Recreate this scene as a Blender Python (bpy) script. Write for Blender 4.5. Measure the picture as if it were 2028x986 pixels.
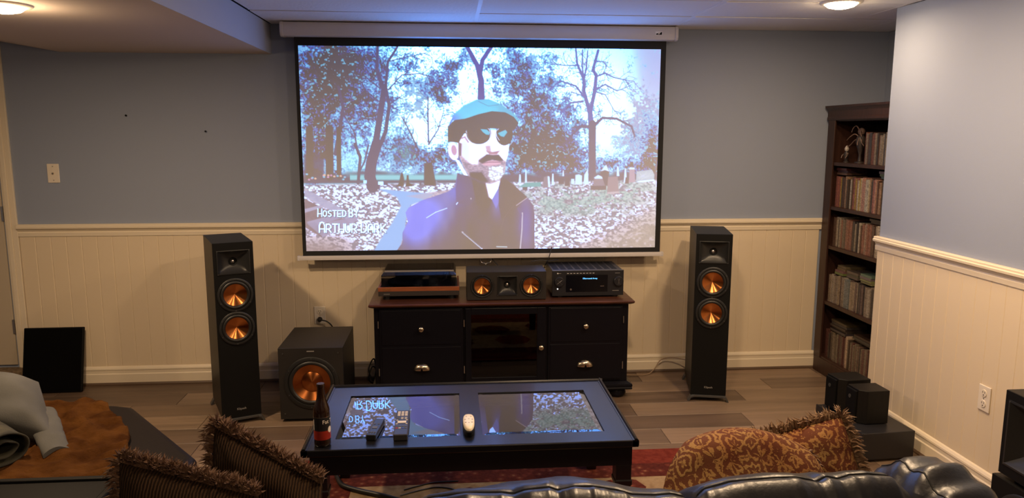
import bpy, bmesh, math, random
import numpy as np
from mathutils import Vector, Matrix
for o in list(bpy.data.objects): bpy.data.objects.remove(o)
S = bpy.context.scene
COL = S.collection
R_ = math.radians
# ------------------------------------------------------------------ camera
FPX, YAW, PITCH, ROLL, CAMH = 1477.5, .0822, .1533, .0014, 1.5934
fw = Vector((math.sin(YAW)*math.cos(PITCH), math.cos(YAW)*math.cos(PITCH), -math.sin(PITCH)))
rt = Vector((math.cos(YAW), -math.sin(YAW), 0)); up = rt.cross(fw)
rt2 = math.cos(ROLL)*rt+math.sin(ROLL)*up; up2 = -math.sin(ROLL)*rt+math.cos(ROLL)*up
cd = bpy.data.cameras.new('camera'); cam = bpy.data.objects.new('camera', cd); COL.objects.link(cam)
cam.matrix_world = Matrix(((rt2.x, up2.x, -fw.x, 0), (rt2.y, up2.y, -fw.y, 0), (rt2.z, up2.z, -fw.z, CAMH), (0, 0, 0, 1)))
cd.sensor_width = 36; cd.sensor_fit = 'HORIZONTAL'; cd.lens = FPX/2028*36; cd.clip_start = .05
S.camera = cam
# ------------------------------------------------------------------ world, exposure, lamp settings
W = bpy.data.worlds.new('world'); S.world = W; W.use_nodes = True
W.node_tree.nodes['Background'].inputs[0].default_value = (.02, .018, .016, 1); W.node_tree.nodes['Background'].inputs[1].default_value = .3
S.view_settings.view_transform = 'Standard'; S.view_settings.look = 'None'; S.view_settings.gamma = 1; S.view_settings.exposure = 0
try: S.view_settings.use_curve_mapping = False
except Exception: pass
LAMP_RGB = (1.0, .70, .43)
# the recessed lamps of the room: (x, y, z of the ceiling there, watts, label)
LAMPS = [(1.97, 3.75, 2.25, 7, 'lit recessed ceiling lamp near the top of the bookcase niche'),
         (-1.68, 3.07, 2.073, 26, 'lit recessed lamp in the soffit above the left side of the room'),
         (.63, 2.35, 2.25, 22, 'recessed ceiling lamp above the coffee table'),
         (1.52, 2.85, 2.25, 22, 'recessed ceiling lamp above the right end of the sofa'),
         (.35, -.3, 2.25, 15, 'recessed ceiling lamp above where one stands behind the sofa'),
         (-1.75, .6, 2.073, 1.5, 'recessed soffit lamp behind the end table')]
SCREEN_GAIN = 1.0
HDR = 2.3
AMBIENT = np.array((.20, .15, .12))      # room light already lying on the white screen

# ------------------------------------------------------------------ helpers
def tag(o, label=None, cat=None, group=None, kind=None):
    if label: o['label'] = label
    if cat: o['category'] = cat
    if group: o['group'] = group
    if kind: o['kind'] = kind
    return o
def empty(name, loc=(0, 0, 0), rz=0, label=None, cat=None, group=None, rot=None):
    o = bpy.data.objects.new(name, None); COL.objects.link(o); o.empty_display_size = .05
    o.location = loc; o.rotation_euler = rot or (0, 0, rz)
    return tag(o, label, cat, group)
class MB:
    def __init__(s): s.v = []; s.f = []; s.sm = []
    def add(s, vs, fs):
        n = len(s.v); s.v += [tuple(p) for p in vs]; s.f += [tuple(i+n for i in f) for f in fs]; return s
    def bx(s, x0, x1, y0, y1, z0, z1):
        return s.add([(x0, y0, z0), (x1, y0, z0), (x1, y1, z0), (x0, y1, z0), (x0, y0, z1), (x1, y0, z1), (x1, y1, z1), (x0, y1, z1)],
                     [(0, 3, 2, 1), (4, 5, 6, 7), (0, 1, 5, 4), (1, 2, 6, 5), (2, 3, 7, 6), (3, 0, 4, 7)])
    def box(s, c, d): return s.bx(c[0]-d[0]/2, c[0]+d[0]/2, c[1]-d[1]/2, c[1]+d[1]/2, c[2]-d[2]/2, c[2]+d[2]/2)
    def prism(s, poly, a, b, axis='z'):
        n = len(poly)
        def p(u, w, t): return {'z': (u, w, t), 'x': (t, u, w), 'y': (u, t, w)}[axis]
        vs = [p(u, w, a) for u, w in poly]+[p(u, w, b) for u, w in poly]
        return s.add(vs, [tuple(range(n))[::-1], tuple(range(n, 2*n))]+[(i, (i+1) % n, n+(i+1) % n, n+i) for i in range(n)])
    def loft(s, loops, cap0=True, cap1=True):
        n = len(loops[0]); vs = [p for l in loops for p in l]; fs = []
        for k in range(len(loops)-1):
            for i in range(n): fs.append((k*n+i, k*n+(i+1) % n, (k+1)*n+(i+1) % n, (k+1)*n+i))
        if cap0: fs.append(tuple(range(n))[::-1])
        if cap1: fs.append(tuple(range((len(loops)-1)*n, len(loops)*n)))
        return s.add(vs, fs)
    def lathe(s, prof, n=32, c=(0, 0, 0), axis='z', cap0=True, cap1=True):
        def p(r, h, a):
            x, y = r*math.cos(a), r*math.sin(a)
            q = {'z': (x, y, h), 'y': (x, h, y), 'x': (h, x, y)}[axis]
            return (c[0]+q[0], c[1]+q[1], c[2]+q[2])
        return s.loft([[p(max(r, 1e-4), h, 2*math.pi*k/n) for k in range(n)] for r, h in prof], cap0, cap1)
    def tube(s, pts, r, n=8, r2=None):
        pts = [Vector(p) for p in pts]; loops = []; m = len(pts)
        ref = Vector((0, 0, 1))
        for i, p in enumerate(pts):
            d = (pts[min(i+1, m-1)]-pts[max(i-1, 0)]).normalized()
            a = d.cross(ref)
            if a.length < .1: a = d.cross(Vector((1, 0, 0)))
            a.normalize(); b = d.cross(a); rr = r+((r2 if r2 is not None else r)-r)*i/(m-1)
            loops.append([p+a*rr*math.cos(2*math.pi*k/n)+b*rr*math.sin(2*math.pi*k/n) for k in range(n)])
        return s.loft(loops)
    def grid(s, fn, nu, nv, closed_u=False):
        vs = [fn(i/(nu if closed_u else nu-1), j/(nv-1)) for j in range(nv) for i in range(nu)]; fs = []
        for j in range(nv-1):
            for i in range(nu if closed_u else nu-1): fs.append((j*nu+i, j*nu+(i+1) % nu, (j+1)*nu+(i+1) % nu, (j+1)*nu+i))
        return s.add(vs, fs)
    def build(s, name, mat, parent=None, bevel=0, smooth=None, loc=None, rot=None, seg=2, color=None, fix=True):
        me = bpy.data.meshes.new(name); me.from_pydata(s.v, [], s.f); me.update()
        if fix:
            bm = bmesh.new(); bm.from_mesh(me); bmesh.ops.recalc_face_normals(bm, faces=bm.faces); bm.to_mesh(me); bm.free()
        if smooth is not None:
            me.shade_smooth()
            if smooth < 180: me.set_sharp_from_angle(angle=R_(smooth))
        me.materials.append(mat)
        o = bpy.data.objects.new(name, me); COL.objects.link(o); o.parent = parent
        if loc: o.location = loc
        if rot: o.rotation_euler = rot
        if color: o.color = color
        if bevel:
            b = o.modifiers.new('bevel', 'BEVEL'); b.width = bevel; b.segments = seg; b.limit_method = 'ANGLE'; b.angle_limit = R_(40)
        return o
def B(*a): return MB().bx(*a)
def crom(pts, n=6):
    P = [Vector(p) for p in pts]; out = []
    for i in range(len(P)-1):
        p0, p1, p2, p3 = P[max(i-1, 0)], P[i], P[i+1], P[min(i+2, len(P)-1)]
        for k in range(n):
            t = k/n; out.append(.5*((2*p1)+(p2-p0)*t+(2*p0-5*p1+4*p2-p3)*t*t+(3*p1-p0-3*p2+p3)*t**3))
    return out+[P[-1]]
def textmesh(body, size, depth=.0006):
    c = bpy.data.curves.new('t', 'FONT'); c.body = body; c.size = size; c.extrude = depth; c.resolution_u = 3; c.align_x = 'CENTER'; c.align_y = 'CENTER'
    o = bpy.data.objects.new('t', c); COL.objects.link(o); bpy.context.view_layer.update()
    me = o.evaluated_get(bpy.context.evaluated_depsgraph_get()).to_mesh()
    m = MB().add([tuple(v.co) for v in me.vertices], [tuple(p.vertices) for p in me.polygons])
    bpy.data.objects.remove(o); bpy.data.curves.remove(c); return m
# ------------------------------------------------------------------ materials
def node(nt, t, **kw):
    n = nt.nodes.new(t)
    for k, v in kw.items():
        if k in n.inputs: n.inputs[k].default_value = v
        else: setattr(n, k, v)
    return n
def mat(name, col, rough=.5, metal=0, spec=.5, coat=0, bump=0, bscale=200, col2=None, cscale=8, stretch=None, emit=None, estr=0, sheen=0, aniso=0, detail=3, cfac=(.35, .65), bdist=.002):
    m = bpy.data.materials.new(name); m.use_nodes = True; nt = m.node_tree; p = nt.nodes['Principled BSDF']
    p.inputs['Base Color'].default_value = (*col, 1); p.inputs['Roughness'].default_value = rough; p.inputs['Metallic'].default_value = metal
    p.inputs['Specular IOR Level'].default_value = spec; p.inputs['Coat Weight'].default_value = coat; p.inputs['Coat Roughness'].default_value = .12; p.inputs['Sheen Weight'].default_value = sheen
    if col2 or bump:
        tc = node(nt, 'ShaderNodeTexCoord'); mp = node(nt, 'ShaderNodeMapping')
        if stretch: mp.inputs['Scale'].default_value = stretch
        nt.links.new(tc.outputs['Object'], mp.inputs[0])
    if col2:
        nz = node(nt, 'ShaderNodeTexNoise', Scale=cscale, Detail=detail); nt.links.new(mp.outputs[0], nz.inputs['Vector'])
        rp = node(nt, 'ShaderNodeValToRGB'); rp.color_ramp.elements[0].color = (*col, 1); rp.color_ramp.elements[1].color = (*col2, 1); rp.color_ramp.elements[0].position, rp.color_ramp.elements[1].position = cfac
        nt.links.new(nz.outputs[0], rp.inputs[0]); nt.links.new(rp.outputs[0], p.inputs['Base Color'])
    if bump:
        nb = node(nt, 'ShaderNodeTexNoise', Scale=bscale, Detail=3); nt.links.new(mp.outputs[0], nb.inputs['Vector'])
        bp = node(nt, 'ShaderNodeBump', Strength=bump, Distance=bdist); nt.links.new(nb.outputs[0], bp.inputs['Height']); nt.links.new(bp.outputs[0], p.inputs['Normal'])
    if emit:
        p.inputs['Emission Color'].default_value = (*emit, 1); p.inputs['Emission Strength'].default_value = estr
    if aniso:
        p.inputs['Anisotropic'].default_value = aniso
        tg = node(nt, 'ShaderNodeTangent', direction_type='RADIAL', axis='Z'); nt.links.new(tg.outputs[0], p.inputs['Tangent']); p.inputs['Anisotropic Rotation'].default_value = .25
    return m
def glassmat(name, tint, ior=1.5, rough=.0, boost=1.0):
    m = bpy.data.materials.new(name); m.use_nodes = True; nt = m.node_tree; nt.nodes.clear()
    o = node(nt, 'ShaderNodeOutputMaterial'); mx = node(nt, 'ShaderNodeMixShader'); t = node(nt, 'ShaderNodeBsdfTransparent', Color=(*tint, 1)); g = node(nt, 'ShaderNodeBsdfGlossy', Color=(1, 1, 1, 1), Roughness=rough); f = node(nt, 'ShaderNodeFresnel', IOR=ior)
    ml = node(nt, 'ShaderNodeMath', operation='MULTIPLY'); ml.inputs[1].default_value = boost; ml.use_clamp = True
    nt.links.new(f.outputs[0], ml.inputs[0]); nt.links.new(ml.outputs[0], mx.inputs[0]); nt.links.new(t.outputs[0], mx.inputs[1]); nt.links.new(g.outputs[0], mx.inputs[2]); nt.links.new(mx.outputs[0], o.inputs[0]); return m
def objcolor_mat(name, rough, grain=None, lo=.75, hi=1.2, spec=.4, bump=0):
    """base colour = the object's own colour, varied by a stretched noise"""
    m = bpy.data.materials.new(name); m.use_nodes = True; nt = m.node_tree; p = nt.nodes['Principled BSDF']; p.inputs['Roughness'].default_value = rough; p.inputs['Specular IOR Level'].default_value = spec
    oi = node(nt, 'ShaderNodeObjectInfo'); tc = node(nt, 'ShaderNodeTexCoord'); mp = node(nt, 'ShaderNodeMapping'); mp.inputs['Scale'].default_value = grain or (1, 1, 1)
    ad = node(nt, 'ShaderNodeVectorMath', operation='ADD'); nt.links.new(tc.outputs['Object'], mp.inputs[0]); nt.links.new(mp.outputs[0], ad.inputs[0])
    ms = node(nt, 'ShaderNodeVectorMath', operation='SCALE'); ms.inputs[0].default_value = (37, 21, 13); nt.links.new(oi.outputs['Random'], ms.inputs['Scale']); nt.links.new(ms.outputs[0], ad.inputs[1])
    nz = node(nt, 'ShaderNodeTexNoise', Scale=1, Detail=5); nz.inputs['Roughness'].default_value = .65; nt.links.new(ad.outputs[0], nz.inputs['Vector'])
    mr = node(nt, 'ShaderNodeMapRange'); mr.inputs[1].default_value = .3; mr.inputs[2].default_value = .7; mr.inputs[3].default_value = lo; mr.inputs[4].default_value = hi; nt.links.new(nz.outputs[0], mr.inputs[0])
    mu = node(nt, 'ShaderNodeVectorMath', operation='SCALE'); nt.links.new(oi.outputs['Color'], mu.inputs[0]); nt.links.new(mr.outputs[0], mu.inputs['Scale']); nt.links.new(mu.outputs[0], p.inputs['Base Color'])
    if bump:
        bp = node(nt, 'ShaderNodeBump', Strength=bump, Distance=.001); nt.links.new(nz.outputs[0], bp.inputs['Height']); nt.links.new(bp.outputs[0], p.inputs['Normal'])
    return m
m_blue = mat('blue_grey_paint', (.285, .325, .42), .65, bump=.15, bscale=350, spec=.25)
m_cream = mat('cream_paint', (.72, .60, .43), .5, bump=.06, bscale=300, spec=.3)
m_trim = mat('cream_trim', (.76, .66, .50), .4, spec=.4)
m_soffit = mat('soffit_paint', (.66, .56, .48), .7, spec=.2)
m_soffitside = mat('soffit_side_paint', (.44, .47, .55), .7, spec=.2)
m_tile = mat('ceiling_tile', (.80, .78, .78), .9, bump=.5, bscale=55, spec=.1, bdist=.004)
m_tee = mat('ceiling_grid', (.82, .80, .80), .5)
m_gap = mat('ceiling_void', (.03, .03, .03), .9)
m_plank = objcolor_mat('vinyl_plank', .42, (1.2, 16, 1), .7, 1.25, .35, .25)
m_under = mat('underlay', (.05, .035, .025), .9)
m_shoe = mat('brown_shoe_moulding', (.10, .06, .035), .5)
m_black = mat('black_ash', (.007, .0065, .006), .42, spec=.22, col2=(.010, .009, .008), cscale=6, stretch=(30, 30, 1))
m_blackm = mat('black_matte', (.004, .004, .004), .6, spec=.15)
m_baffle = mat('black_baffle', (.004, .004, .004), .55, spec=.2)
m_rubber = mat('black_rubber', (.012, .012, .012), .45)
m_horn = mat('horn_rubber', (.014, .014, .014), .38)
m_copper = mat('spun_copper', (.62, .225, .065), .30, 1, aniso=.93)
m_coppers = mat('sub_copper', (.50, .17, .05), .34, 1, aniso=.8)
m_silver = mat('brushed_silver', (.55, .53, .50), .3, 1)
m_steel = mat('feet_grey', (.10, .10, .10), .35, .6)
m_badge = mat('badge_print', (.45, .44, .42), .4, .5)
m_cab = mat('console_black', (.005, .005, .008), .30, spec=.22)
m_cherry = mat('console_top_wood', (.060, .020, .012), .28, col2=(.10, .035, .02), cscale=3, stretch=(2, 25, 2), coat=.2)
m_nickel = mat('antique_nickel', (.62, .52, .38), .26, 1)
m_table = mat('table_black_lacquer', (.006, .006, .008), .28, coat=.08, bump=.02, bscale=30)
m_glass = glassmat('table_glass', (.80, .84, .84), 1.62, .0, 1.6)
m_glassdark = glassmat('smoked_glass', (.10, .09, .09), 1.5, .02, 1.0)
m_dust = glassmat('dust_cover_acrylic', (.34, .33, .36), 1.5, .03, 1.2)
m_white = mat('white_plastic', (.78, .70, .58), .4)
m_leather = mat('black_leather', (.012, .012, .014), .36, bump=.45, bscale=90, spec=.6, bdist=.0015)
m_leather2 = mat('brown_black_leather', (.012, .009, .008), .55, spec=.12, bump=.2, bscale=220)
m_thread = mat('seam_thread', (.006, .006, .006), .7)
# ---- the picture thrown on the screen, painted with numpy as one colour per grid point ----
def make_picture(PW=720, PH=405):
    rs = np.random.RandomState(7)
    u, v = np.meshgrid(np.linspace(0, 1, PW), np.linspace(0, 1, PH))
    TL, TR, BR, BL = (590, 87), (1310, 98), (1296, 491), (607, 499)
    X = (TL[0]*(1-u)+TR[0]*u)*(1-v) + (BL[0]*(1-u)+BR[0]*u)*v      # drawing units of the picture
    Y = (TL[1]*(1-u)+TR[1]*u)*(1-v) + (BL[1]*(1-u)+BR[1]*u)*v
    img = np.zeros((PH, PW, 3))
    def vn(sx, sy=None, seed=0):                                     # smooth value noise
        sy = sy or sx
        r = np.random.RandomState(seed)
        gx, gy = X/sx, Y/sy
        x0, y0 = np.floor(gx).astype(int), np.floor(gy).astype(int)
        fx, fy = gx-x0, gy-y0
        fx, fy = fx*fx*(3-2*fx), fy*fy*(3-2*fy)
        x0 -= x0.min(); y0 -= y0.min()
        L = r.rand(y0.max()+2, x0.max()+2)
        return (L[y0, x0]*(1-fx)+L[y0, x0+1]*fx)*(1-fy)+(L[y0+1, x0]*(1-fx)+L[y0+1, x0+1]*fx)*fy
    def ss(a, b, x):
        t = np.clip((x-a)/(b-a), 0, 1); return t*t*(3-2*t)
    def C(*c): return np.array(c, float)
    def over(a, col):
        nonlocal img
        img = img*(1-a[..., None]) + (col if getattr(col, 'ndim', 1) == 3 else C(*col))*a[..., None]
    def win(x0, y0, x1, y1, p=26):
        c0 = max(0, int((x0-607)/689*PW-p-12)); c1 = min(PW, int((x1-590)/689*PW+p+24))
        r0 = max(0, int((y0-98)/395*PH-p)); r1 = min(PH, int((y1-87)/393*PH+p))
        return slice(r0, max(r1, r0+1)), slice(c0, max(c1, c0+1))
    def stroke(pts, w, col, w2=None, a=1.0, soft=.6):
        w2 = w if w2 is None else w2
        n = len(pts)-1
        for i in range(n):
            (ax, ay), (bx_, by_) = pts[i], pts[i+1]
            wa = w+(w2-w)*i/n; wb = w+(w2-w)*(i+1)/n
            s = win(min(ax, bx_)-wa, min(ay, by_)-wa, max(ax, bx_)+wa, max(ay, by_)+wa)
            x, y = X[s], Y[s]
            if x.size == 0: continue
            dx, dy = bx_-ax, by_-ay; L = dx*dx+dy*dy+1e-9
            t = np.clip(((x-ax)*dx+(y-ay)*dy)/L, 0, 1)
            d = np.hypot(x-ax-t*dx, y-ay-t*dy) - (wa+(wb-wa)*t)/2
            m = a*(1-ss(-soft, soft, d))[..., None]
            img[s] = img[s]*(1-m)+C(*col)*m
    def poly(pts, col, soft=.7, a=1.0):
        px = np.array(pts, float)
        s = win(px[:, 0].min(), px[:, 1].min(), px[:, 0].max(), px[:, 1].max())
        x, y = X[s], Y[s]; ins = np.zeros(x.shape, bool); d = np.full(x.shape, 1e9)
        n = len(px)
        for i in range(n):
            (ax, ay), (bx_, by_) = px[i], px[(i+1) % n]
            if ay != by_:
                ins ^= ((ay > y) != (by_ > y)) & (x < (bx_-ax)*(y-ay)/(by_-ay)+ax)
            dx, dy = bx_-ax, by_-ay; L = dx*dx+dy*dy+1e-9
            t = np.clip(((x-ax)*dx+(y-ay)*dy)/L, 0, 1)
            d = np.minimum(d, np.hypot(x-ax-t*dx, y-ay-t*dy))
        sd = np.where(ins, -d, d)
        m = (a*(1-ss(-soft, soft, sd)))[..., None]
        cc = col[s] if getattr(col, 'ndim', 1) == 3 else C(*col)
        img[s] = img[s]*(1-m)+cc*m
    def ell(cx, cy, rx, ry, col, n=22, a=1.0, soft=.7, rot=0):
        c, s_ = math.cos(rot), math.sin(rot)
        poly([(cx+rx*math.cos(k*6.2832/n)*c-ry*math.sin(k*6.2832/n)*s_, cy+rx*math.cos(k*6.2832/n)*s_+ry*math.sin(k*6.2832/n)*c) for k in range(n)], col, soft, a)
    def g(cx, cy, sx, sy): return np.exp(-((X-cx)/sx)**2-((Y-cy)/sy)**2)
    full = np.ones((PH, PW))
    DK = (104, 88, 100)
    # sky
    over(full, (176, 216, 250))
    over(np.clip(g(840, 230, 90, 110)+g(1150, 200, 120, 110)+g(960, 130, 110, 60)+g(830, 130, 60, 50), 0, 1), (238, 252, 255))
    over(ss(1215, 1310, X)*(1-ss(150, 260, Y))*.8, (178, 182, 235))
    over((1-ss(592, 625, X))*(1-ss(110, 150, Y))*.9, (150, 170, 235))
    # foliage: soft far leaves, then dense dark masses
    hi = .55*vn(3.2, seed=1)+.45*vn(6.5, seed=2); mid = vn(16, seed=3); lo = vn(42, seed=4)
    far = np.clip(.75*g(1045, 150, 75, 90)+.72*g(1280, 260, 60, 110)+.62*g(835, 180, 45, 55)+.6*g(660, 130, 90, 60)+.55*g(760, 260, 70, 110)+.55*g(1100, 300, 170, 45)+.55*g(850, 320, 90, 45)+.5*g(900, 110, 70, 40), 0, 1)
    m = ss(.50, .62, far*.85+.5*(hi-.5)+.35*(mid-.5)+.05)
    c = np.stack([96+90*mid, 150+60*mid, 205+35*hi], -1)
    over(m*.8, c)
    over(ss(.52, .64, .72*g(1275, 260, 55, 120)+.5*(hi-.5)+.3*(mid-.5)+.1)*.75, (158, 158, 200))
    den = np.clip(1.15*g(625, 250, 52, 140)+.95*g(655, 120, 52, 60)+.66*g(695, 190, 45, 80)+.5*g(765, 130, 70, 45)+.45*g(770, 230, 60, 60)
                  +.62*g(865, 175, 44, 38)+.42*g(900, 130, 55, 35)+1.25*g(1065, 300, 85, 55)+.72*g(1045, 200, 62, 80)+.75*g(870, 310, 32, 32)+.72*g(800, 300, 55, 30)
                  +.7*g(1215, 330, 110, 25)+.62*g(1290, 300, 35, 60)+.5*g(1010, 130, 40, 45)+.35*g(1140, 230, 60, 60)-.9*g(822, 215, 22, 34)-.6*g(838, 255, 22, 30)-.7*g(1190, 260, 35, 35)-.5*g(912, 150, 14, 24), 0, 1.3)
    hf = .5*vn(2.1, seed=31)+.3*vn(4.2, seed=32)+.2*vn(8, seed=33)
    f = den*.80+.30*far+1.15*(hf-.5)+.5*(mid-.5)+.25*(lo-.5)+.02
    for a_, b_, c_, o_ in ((.24, .44, (158, 212, 250), .85), (.44, .62, (112, 156, 222), .9), (.60, .76, (104, 118, 180), 1), (.74, .92, DK, 1)):
        over(ss(a_, b_, f)*o_, c_)
    over(ss(.66, .76, .6*vn(2.6, seed=9)+.4*vn(6, seed=10))*ss(.35, .6, den)*.8, (150, 215, 250))
    over(.75*g(795, 300, 26, 26)*ss(.45, .55, hf), (96, 170, 180)); over(.6*g(700, 330, 20, 30)*ss(.4, .5, hf), (140, 215, 235))
    # trunks and boughs
    def Z3(p): return [(540+x/3.521, 20+y/3.521) for x, y in p]
    def Z4(p): return [(940+x/3.521, 20+y/3.521) for x, y in p]
    def Z5(p): return [(570+x/3.792, 280+y/3.792) for x, y in p]
    def Z6(p): return [(940+x/3.792, 280+y/3.792) for x, y in p]
    def M(p): return [(780+x/2.987, 170+y/2.987) for x, y in p]
    def twigs(pts, w, col, depth=2, n=3, ln=26):
        for i in range(len(pts)-1):
            (ax, ay), (bx_, by_) = pts[i], pts[i+1]
            for k in range(n):
                t = rs.rand(); ang = math.atan2(by_-ay, bx_-ax)+rs.choice([-1, 1])*(.4+.6*rs.rand())
                L = ln*(.4+.8*rs.rand()); p = (ax+(bx_-ax)*t, ay+(by_-ay)*t)
                q = (p[0]+L*.5*math.cos(ang), p[1]+L*.5*math.sin(ang)); a2 = ang+(rs.rand()-.5)*.9
                q2 = (q[0]+L*.5*math.cos(a2), q[1]+L*.5*math.sin(a2))
                if Y.min()+8 < q2[1] < 330:
                    stroke([p, q, q2], w, col, w*.5, .85)
                    if depth > 1: twigs([p, q, q2], w*.7, col, depth-1, 1, ln*.6)
    LT = (100, 92, 124)
    for p, w, w2 in (([(690, 985), (720, 800), (750, 600), (760, 520)], 13, 10), ([(755, 540), (710, 400), (715, 240)], 8, 5), ([(710, 985), (770, 830), (795, 650), (770, 520), (785, 350), (850, 250)], 8, 4),
                     ([(430, 985), (460, 800), (480, 660), (450, 520)], 8, 5), ([(580, 985), (560, 840), (480, 700)], 3, 1.5), ([(1065, 900), (1060, 700), (1062, 590)], 3, 2), ([(1065, 920), (1130, 820), (1170, 690)], 3, 1), ([(1000, 970), (920, 800), (880, 730)], 3, 1),
                     ([(600, 740), (700, 742)], 2.5, 2), ([(735, 630), (620, 530)], 2, 1), ([(730, 530), (620, 440), (560, 450)], 2, 1), ([(790, 540), (880, 440), (1000, 430), (1100, 460)], 2.5, 1), ([(800, 640), (900, 570)], 2, 1), ([(780, 350), (900, 320), (1050, 290)], 2, 1)):
        q = Z3(p); stroke(q, w, LT, w2); twigs(q, 1.1, LT, 2, 3 if w < 7 else 1)
    for p, w, w2 in (([(1430, 600), (1430, 480), (1405, 380), (1335, 255)], 14, 7), ([(1425, 420), (1440, 340), (1478, 285), (1500, 255)], 9, 7)):
        stroke(Z3(p), w, (86, 92, 160), w2)
    BT = (110, 118, 178)
    for p, w, w2 in (([(806, 985), (803, 880), (798, 790), (790, 690)], 14, 10), ([(785, 690), (748, 560), (745, 470), (700, 370), (690, 270)], 8, 3), ([(792, 700), (822, 570), (836, 450), (812, 410), (850, 280)], 8, 5),
                     ([(745, 480), (765, 400), (775, 280)], 4, 2), ([(745, 480), (735, 380), (740, 275)], 3, 2), ([(745, 590), (690, 520), (580, 485), (480, 560)], 4, 1.5), ([(740, 625), (650, 635), (590, 700), (565, 750)], 4, 1.5),
                     ([(838, 455), (900, 433), (960, 462), (1040, 480), (1110, 490)], 3.5, 1), ([(830, 545), (900, 510), (985, 555), (1080, 520)], 3.5, 1), ([(700, 380), (620, 380), (510, 370)], 2.5, 1), ([(830, 560), (900, 580), (970, 700)], 2.5, 1), ([(835, 350), (920, 360)], 2, 1), ([(745, 590), (660, 560), (640, 620)], 2, 1)):
        q = Z4(p); stroke(q, w, BT, w2); twigs(q, 1.0, BT, 2, 3)
    for p, w, w2 in (([(810, 800), (880, 740), (980, 745), (1090, 800), (1112, 870)], 6, 3), ([(795, 800), (720, 800), (660, 860), (600, 930)], 6, 3)):
        q = Z4(p); stroke(q, w, (100, 96, 130), w2); twigs(q, 1.0, (110, 106, 140), 2, 3, 20)
    stroke(Z4([(808, 780), (806, 985), (806, 1160)]), 14, (120, 106, 124), 15)
    # far ground strip, hedges and gravestones
    over(ss(335, 345, Y+.6*(vn(14, seed=5)-.5)*20)*(1-ss(357, 362, Y)), (96, 104, 120))
    over(ss(338, 346, Y)*(1-ss(350, 356, Y))*((X > 690) & (X < 900)), (150, 210, 225))
    # leaf-strewn ground
    grd = ss(356, 361, Y+(.012*(X-950)))
    n1, n2, n3 = vn(3.0, 2.0, 11), vn(5.5, 3.5, 12), vn(20, 12, 13)
    lit = .5*n1+.5*n2
    base = np.stack([178+18*n3, 168+14*n3, 188+14*n3], -1)
    over(grd, base)
    over(grd*ss(.50, .60, lit), (222, 212, 236))
    over(grd*ss(.52, .60, 1-lit)*.75, (128, 120, 138))
    gr = grd*np.clip(1.1*g(1130, 400, 150, 34)+.9*g(660, 350, 90, 14)+.7*g(1230, 370, 120, 22), 0, 1)*ss(.3, .6, .5*n2+.5*n3)
    over(gr*.75, np.stack([120+60*n1, 158+50*n1, 158+50*n1], -1))
    br = np.clip(ss(0, 70, (X-1150)*.55+(Y-430)*1.1-40), 0, 1)
    over(grd*br*(.85-.35*(n2 > .72)), np.stack([158+10*n3, 146+8*n3, 138+6*n3], -1))
    over(grd*np.clip(ss(455, 500, Y)*(1-ss(640, 720, X)), 0, 1)*.8, (150, 132, 136))
    # path
    poly(Z5([(655, 345), (840, 362), (1080, 385), (1000, 430), (900, 470), (870, 560), (860, 650), (840, 740), (810, 830), (630, 830), (690, 720), (770, 600), (830, 480), (800, 410), (720, 370)]), (150, 188, 246), 1.5)
    poly(Z5([(870, 400), (1250, 340), (1250, 390), (1010, 430)]), (196, 178, 196), 2, .6)
    # stone edging lower left
    for p, c_ in (([(125, 350), (180, 370), (520, 570), (480, 610), (125, 400)], (170, 170, 205)), ([(125, 420), (470, 610), (250, 720), (125, 640)], (132, 112, 122)), ([(125, 500), (240, 470), (280, 480), (125, 530)], (176, 172, 206)),
                  ([(140, 600), (420, 520), (470, 545), (190, 640)], (166, 160, 196)), ([(140, 610), (200, 600), (290, 690), (260, 720)], (156, 148, 180)), ([(300, 600), (500, 560), (510, 590), (250, 725)], (164, 156, 190))):
        poly(Z5(p), c_, 1.2, .9)
    # left stand of dark trunks, flowers, stones
    poly([(602, 300), (640, 300), (640, 345), (602, 345)], DK, 3, .8)
    for x, w in ((612, 14), (650, 15), (668, 9)): stroke([(x, 250), (x+1, 347)], w, DK)
    for k in range(16): ell(604+rs.rand()*76, 340+rs.rand()*12, 2.5, 2, [(150, 200, 235), (205, 160, 200), (230, 190, 170)][k % 3], 8)
    stroke(Z5([(650, 0), (610, 150), (600, 250), (620, 330)]), 20, LT, 22)
    poly(Z5([(575, 290), (680, 290), (670, 350), (620, 325)]), LT, 1.5)
    stroke(Z5([(490, 0), (530, 100), (515, 300)]), 5, LT, 6); stroke(Z5([(590, 10), (560, 140), (530, 200)]), 3, LT)
    for x, y, w, h, c_ in ((552, 290, 26, 26, (190, 220, 235)), (660, 300, 40, 26, (200, 225, 240)), (700, 300, 30, 30, (110, 110, 130)), (965, 300, 16, 34, (120, 112, 128)), (1040, 305, 14, 24, (150, 150, 170)), (1085, 300, 14, 30, (150, 150, 175))):
        q = Z5([(x, y-h/2), (x+w, y-h/2), (x+w, y+h/2), (x, y+h/2)]); poly(q, c_)
    poly(Z5([(790, 330), (815, 300), (825, 240), (838, 215), (852, 260), (850, 325)]), DK); poly(Z5([(860, 330), (930, 320), (890, 300), (885, 240), (872, 240), (868, 300)]), DK)
    poly(Z5([(1000, 150), (1060, 140), (1090, 320), (1000, 320)]), DK, 1.5)
    GS = (150, 136, 150); GL = (200, 212, 232); GD = (120, 102, 112)
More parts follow.
